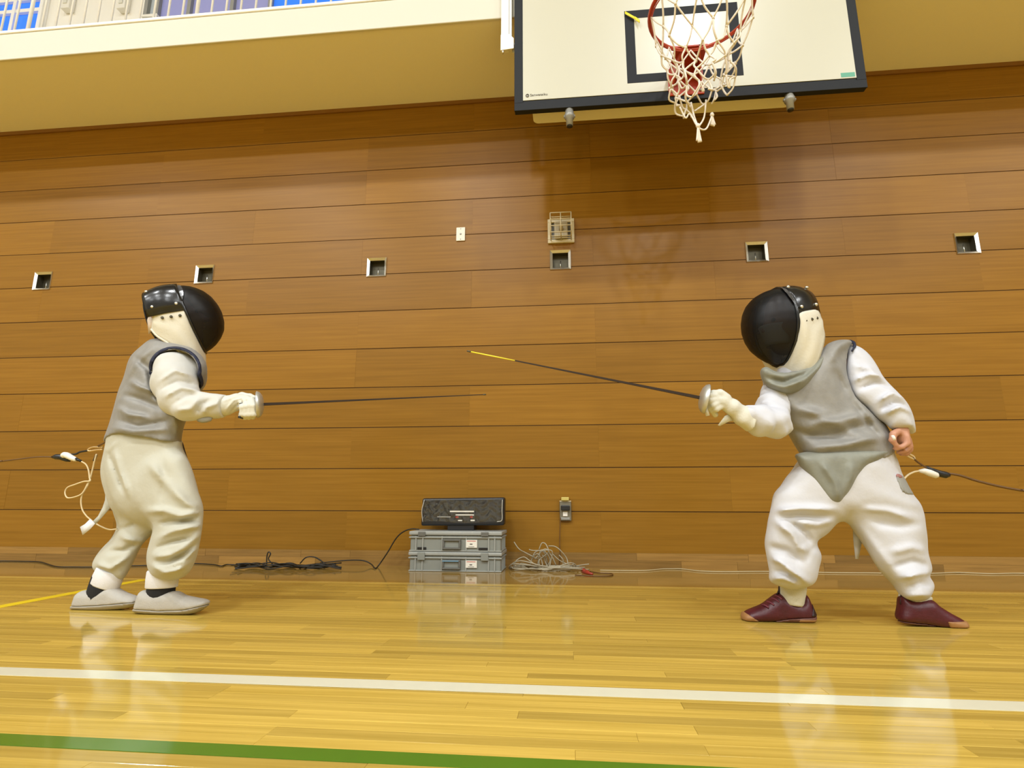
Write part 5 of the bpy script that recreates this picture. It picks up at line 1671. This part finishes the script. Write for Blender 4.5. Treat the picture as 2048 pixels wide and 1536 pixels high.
for (a, b) in (((1523, 1209), (1537, 1215)), ((1533, 1203), (1548, 1210)), ((1543, 1196), (1558, 1204)), ((1550, 1191), (1564, 1199))):
    tube('lace', catmull([Rf.P(a[0], a[1], 0.012), Rf.P((a[0] + b[0]) / 2, (a[1] + b[1]) / 2 - 1.5, -0.008), Rf.P(*b, -0.019)], 4), 0.0026, sA, mat('dark lace', (0.16, 0.03, 0.05), 0.6), sides=6)
sB, vB, fB = shoe(pr, Rf, [(1800, 1192), (1797, 1215), (1794, 1230), (1797, 1241), (1815, 1247), (1850, 1250), (1890, 1258), (1918, 1261), (1928, 1256), (1930, 1248), (1922, 1238), (1900, 1226), (1876, 1211), (1862, 1199), (1848, 1196), (1825, 1198), (1812, 1197)],
        [(1790, 1240), (1840, 1245), (1880, 1252), (1935, 1255)], -0.01, 0.036, M_MAROON, M_GUMRED)
cut(vB, fB, [-vB.plane(Rf.P(1884, 1245, -0.01), (0.85, 0, 0.42)), vB.Z - Rf.P(1900, 1238)[2], 0.0012 - vB.Z], 0.003, 'toe_cap', sB, M_GUM)
grid_obj('tongue', [[Rf.P(1799, 1208, -0.02), Rf.P(1801, 1208, 0.01)], [Rf.P(1800, 1196, -0.015), Rf.P(1803, 1196, 0.008)], [Rf.P(1801, 1188, -0.01), Rf.P(1803, 1188, 0.004)]], sB, M_MAROON_DARK, thick=0.004)

# jacket with both sleeves
v = Rf.vol([(1486, 670), (1832, 940)], HB, -0.26, 0.17)
vestR = [(1662, 688), (1684, 682), (1702, 683), (1708, 692), (1702, 712), (1698, 735), (1702, 762), (1724, 796), (1758, 836), (1783, 874), (1791, 905), (1786, 940), (1700, 950), (1612, 945), (1604, 918), (1588, 888), (1570, 856), (1552, 832), (1536, 800), (1529, 775), (1530, 760), (1550, 752), (1585, 742), (1630, 708)]
tor = v.inflate(Rf.poly(vestR), Rf.y0, 0.088, Rf.r(60), 2.3, inset=0.016)
tor = np.maximum(tor, Rf.P(1700, 925)[2] - v.Z)
slA = [(1700, 690), (1716, 692), (1734, 708), (1750, 732), (1766, 760), (1790, 784), (1810, 808), (1820, 832), (1824, 852), (1824, 872), (1808, 866), (1790, 862), (1776, 862), (1766, 850), (1747, 836), (1730, 818), (1706, 800), (1694, 776), (1688, 748), (1690, 712)]
rS = v.ridges(rid(Rf, [([(1700, 770), (1730, 758), (1762, 762)], 4, 0.008), ([(1712, 786), (1745, 772), (1782, 782)], 4, -0.008), ([(1748, 812), (1775, 795), (1806, 806)], 4, 0.009), ([(1752, 828), (1780, 812), (1812, 820)], 3.5, -0.008), ([(1760, 836), (1790, 822), (1818, 834)], 4, 0.009), ([(1708, 740), (1735, 745), (1760, 770)], 5, 0.006), ([(1705, 712), (1722, 740), (1720, 776)], 6, -0.005)], -0.03))
gx, gz = np.meshgrid(v.x, v.z, indexing='ij')
zt, zb = Rf.P(1700, 690)[2], Rf.P(1800, 865)[2]
yc = Rf.y0 - 0.005 - 0.065 * np.clip((zt - gz) / (zt - zb), 0, 1)
sA_ = v.inflate(Rf.poly(slA, -0.03), yc.astype(np.float32), 0.060, Rf.r(32), 2.2, rS)
sA_ = np.maximum(sA_, -v.plane(Rf.P(1800, 861, -0.07), (0.05, 0.25, 1)))
slB = v.chain([Rf.P(1556, 790, -0.05), Rf.P(1542, 822, -0.10), Rf.P(1548, 846, -0.15), Rf.P(1520, 842, -0.175), Rf.P(1496, 832, -0.19)], [Rf.r(30), Rf.r(29), Rf.r(27), Rf.r(24), Rf.r(19)], 0.012)
elb = v.cone(Rf.P(1552, 858, -0.14), Rf.P(1556, 868, -0.13), Rf.r(12), Rf.r(8))
slB = smin(slB, elb, 0.02) + v.noise(140, 0.004, 21)
tor = smin(tor, np.maximum(v.cone(Rf.P(1612, 745, -0.015), Rf.P(1600, 700, -0.03), 0.085, 0.060), v.plane(Rf.P(1602, 706, -0.03), (-0.2, 0, 1))), 0.015)
tor = smin(tor, v.cone(Rf.P(1595, 765, -0.03), Rf.P(1582, 745, -0.03), 0.060, 0.042), 0.015)
jr = smin(smin(tor, sA_, 0.010), slB, 0.012) + v.noise(70, 0.002, 15)
surface(v, jr, 'jacket', pr, M_JACKET2, 3)
rv = v.ridges(rid(Rf, [([(1662, 720), (1700, 800), (1770, 890)], 7, 0.010), ([(1672, 760), (1715, 830), (1768, 896)], 6, -0.010), ([(1620, 858), (1680, 852), (1730, 838)], 7, 0.008), ([(1600, 880), (1680, 872), (1760, 850)], 7, -0.008), ([(1604, 905), (1680, 898), (1770, 878)], 7, 0.009), ([(1610, 830), (1650, 850), (1720, 880)], 7, 0.005),
                     ([(1560, 800), (1600, 830), (1660, 840)], 8, 0.006), ([(1690, 700), (1672, 740), (1690, 790)], 6, -0.007), ([(1575, 860), (1630, 880), (1700, 884)], 6, -0.006)], 0.0))
vr = v.inflate(Rf.poly(vestR), Rf.y0, 0.116, Rf.r(60), 2.3, rv)
hx = [Rf.P(a, b)[0] for a, b in ((1595, 916), (1620, 922), (1660, 930), (1700, 929), (1740, 920), (1792, 906))]
hz = [Rf.P(a, b)[2] for a, b in ((1595, 916), (1620, 922), (1660, 930), (1700, 929), (1740, 920), (1792, 906))]
vr = np.maximum(vr, np.interp(v.x, hx, hz)[:, None, None] - v.Z)
vr = np.maximum(vr, -v.inflate(Rf.poly(slA, -0.03), yc.astype(np.float32), 0.064, Rf.r(32), 2.2, inset=-0.004))
vr = np.maximum(vr, -v.cone(Rf.P(1548, 812, -0.25), Rf.P(1548, 812, -0.03), Rf.r(27), Rf.r(27)))
vr = np.maximum(vr, -v.cone(Rf.P(1606, 680, -0.02), Rf.P(1596, 720, -0.03), Rf.r(42), Rf.r(34)))
vr = vr + v.noise(55, 0.002, 18)
surface(v, vr, 'lame_vest', pr, M_LAME, 3)
tube('armhole_trim', catmull([Rf.P(1700, 682, -0.01), Rf.P(1707, 685, -0.03), Rf.P(1709, 692, -0.05), Rf.P(1704, 702, -0.065)], 5), [0.005] * 12 + [0.003] * 4, pr, M_NAVY, sides=8)
# crotch flap of the vest
v2 = Rf.vol([(1590, 890), (1800, 1020)], 0.0045, -0.19, 0.02)
flapP = [(1606, 905), (1604, 920), (1620, 950), (1642, 984), (1662, 1006), (1676, 1013), (1692, 1012), (1704, 1000), (1722, 978), (1750, 942), (1780, 915), (1788, 900), (1700, 895)]
rf = v2.ridges(rid(Rf, [([(1640, 925), (1668, 965), (1680, 1005)], 6, 0.006), ([(1740, 925), (1712, 965), (1690, 1005)], 6, -0.006), ([(1700, 925), (1700, 960), (1690, 1000)], 7, 0.005)], -0.06))
fp = v2.inflate(Rf.poly(flapP, -0.10), Rf.y0 - 0.062, 0.064, Rf.r(26), 2.6, rf)
fp = np.maximum(fp, Rf.y0 * 0 + (v2.Y - (Rf.y0 - 0.06)))
surface(v2, fp, 'vest_flap', pr, M_LAME2, 3)
# conductive bib flap under the mask
v3 = Rf.vol([(1515, 690), (1668, 798)], 0.004, -0.22, 0.03)
bibP = [(1525, 742), (1538, 734), (1558, 744), (1590, 745), (1622, 733), (1645, 712), (1657, 704), (1656, 726), (1640, 748), (1618, 772), (1592, 787), (1566, 786), (1544, 776), (1530, 762)]
rb_ = v3.ridges(rid(Rf, [([(1535, 756), (1575, 766), (1615, 750), (1648, 718)], 5, -0.010), ([(1540, 772), (1575, 780), (1615, 765), (1650, 730)], 4, 0.006)], -0.12))
gx3, gz3 = np.meshgrid(v3.x, v3.z, indexing='ij')
xa3, xb3 = Rf.P(1575, 760)[0], Rf.P(1657, 720)[0]
yc3 = (Rf.y0 - 0.105 + 0.055 * np.clip((gx3 - xa3) / (xb3 - xa3), 0, 1)).astype(np.float32)
bf = v3.inflate(Rf.poly(bibP, -0.11), yc3, 0.045, Rf.r(18), 2.3, rb_)
surface(v3, bf, 'lame_bib', pr, M_LAME2, 3)

# glove with long gauntlet, fingers round the grip
v = Rf.vol([(1396, 770), (1530, 882)], 0.0028, -0.31, -0.10, pad=0.01)
g = v.chain([Rf.P(1512, 848, -0.185), Rf.P(1488, 834, -0.195), Rf.P(1465, 815, -0.208), Rf.P(1446, 803, -0.213), Rf.P(1430, 797, -0.216)], [Rf.r(19), Rf.r(17), Rf.r(14.5), Rf.r(14), Rf.r(11)], 0.008)
g = np.maximum(g, v.plane(Rf.P(1506, 845, -0.187), (0.85, 0.1, -0.5)))
for q, (b_, k1, k2, k3) in enumerate((((1436, 791), (1420, 790), (1412, 797), (1418, 806)), ((1438, 798), (1422, 800), (1414, 808), (1421, 815)), ((1441, 806), (1427, 810), (1418, 816), (1426, 822)), ((1446, 812), (1433, 818), (1424, 822), (1431, 828)))):
    dz_ = -0.232 + 0.004 * q
    fng = v.chain([Rf.P(*b_, -0.222), Rf.P(*k1, dz_ - 0.008), Rf.P(*k2, dz_ + 0.004), Rf.P(*k3, dz_ + 0.020)], [0.0098, 0.0090, 0.0080, 0.0074], 0.004)
    g = smin(g, fng, 0.0028)
g = smin(g, v.chain([Rf.P(1456, 795, -0.222), Rf.P(1440, 786, -0.226), Rf.P(1426, 785, -0.222), Rf.P(1417, 787, -0.214)], [0.013, 0.0110, 0.0095, 0.0085], 0.005), 0.005)
g = g + v.noise(160, 0.0022, 33)
surface(v, g, 'glove', pr, M_GLOVE, 2)
lo_ = [[Rf.P(1458, 828, -0.21), Rf.P(1466, 842, -0.20)], [Rf.P(1450, 832, -0.212), Rf.P(1458, 843, -0.205)], [Rf.P(1436, 850, -0.21), Rf.P(1440, 852, -0.21)]]
grid_obj('glove_strap', lo_, pr, M_GLOVE, thick=0.002)
f2, A_, d_, up_ = foil('foil pointing up left from the right fencer, yellow tape at its tip', Rf, (1408, 797), (934, 702), -0.222, -0.19, 0.07, 0.008, 0.215, 1)
tube('guard_socket', [A_ - d_ * 0.006 - up_ * 0.02, A_ - d_ * 0.02 - up_ * 0.05], 0.006, f2, M_BIB, sides=8)

# right fencer's reel cable and body cord
cr_ = thing('reel_cable', 'brown reel cable with a dark plug running off right from the right fencer', 'cable', tuple(Rf.P(1890, 945, 0.03)))
tube('cable', catmull([Rf.P(1896, 947, 0.03), Rf.P(1920, 951, 0.03), Rf.P(1955, 962, 0.03), Rf.P(2000, 973, 0.03), Rf.P(2050, 982, 0.03), Rf.P(2110, 990, 0.03), Rf.P(2110, 990, 0.03) + np.array([1.0, 0.05, -0.16]), Rf.P(2110, 990, 0.03) + np.array([2.4, 0.1, -0.30])], 6), 0.0042, cr_, M_BROWNCABLE, sides=6)
tube('plug_sleeve', [Rf.P(1852, 934, 0.02), Rf.P(1864, 940, 0.025), Rf.P(1878, 947, 0.03), Rf.P(1892, 950, 0.03), Rf.P(1899, 950, 0.03)], [0.004, 0.007, 0.011, 0.011, 0.006], cr_, M_BLACKPLASTIC, sides=10)
tube('clip', catmull([Rf.P(1794, 902, 0.0), Rf.P(1808, 907, 0.0), Rf.P(1820, 915, 0.005), Rf.P(1829, 918, 0.008), Rf.P(1826, 912, 0.008), Rf.P(1812, 906, 0.004), Rf.P(1794, 900, 0.0)], 5), 0.0032, cr_, mat('brass clip', (0.78, 0.62, 0.38), 0.3, metal=0.7), sides=6)
tube('hook_cord', catmull([Rf.P(1826, 916, 0.006), Rf.P(1838, 926, 0.012), Rf.P(1854, 936, 0.02)], 5), 0.003, cr_, M_BROWNCABLE, sides=6)
bcr = thing('body_cord', 'white body cord plug curving from the right fencer\'s hip to the reel cable', 'cord', tuple(Rf.P(1845, 946, 0.01)))
tube('white_plug', [Rf.P(1838, 942, 0.012), Rf.P(1848, 942, 0.015), Rf.P(1860, 946, 0.018), Rf.P(1873, 951, 0.02), Rf.P(1877, 953, 0.02)], [0.004, 0.009, 0.011, 0.010, 0.004], bcr, M_WHITE, sides=10)
tube('cord', catmull([Rf.P(1840, 942, 0.012), Rf.P(1828, 944, 0.008), Rf.P(1816, 950, 0.0), Rf.P(1808, 958, -0.01), Rf.P(1800, 966, -0.03)], 5), 0.0032, bcr, M_CREAMCABLE, sides=6)
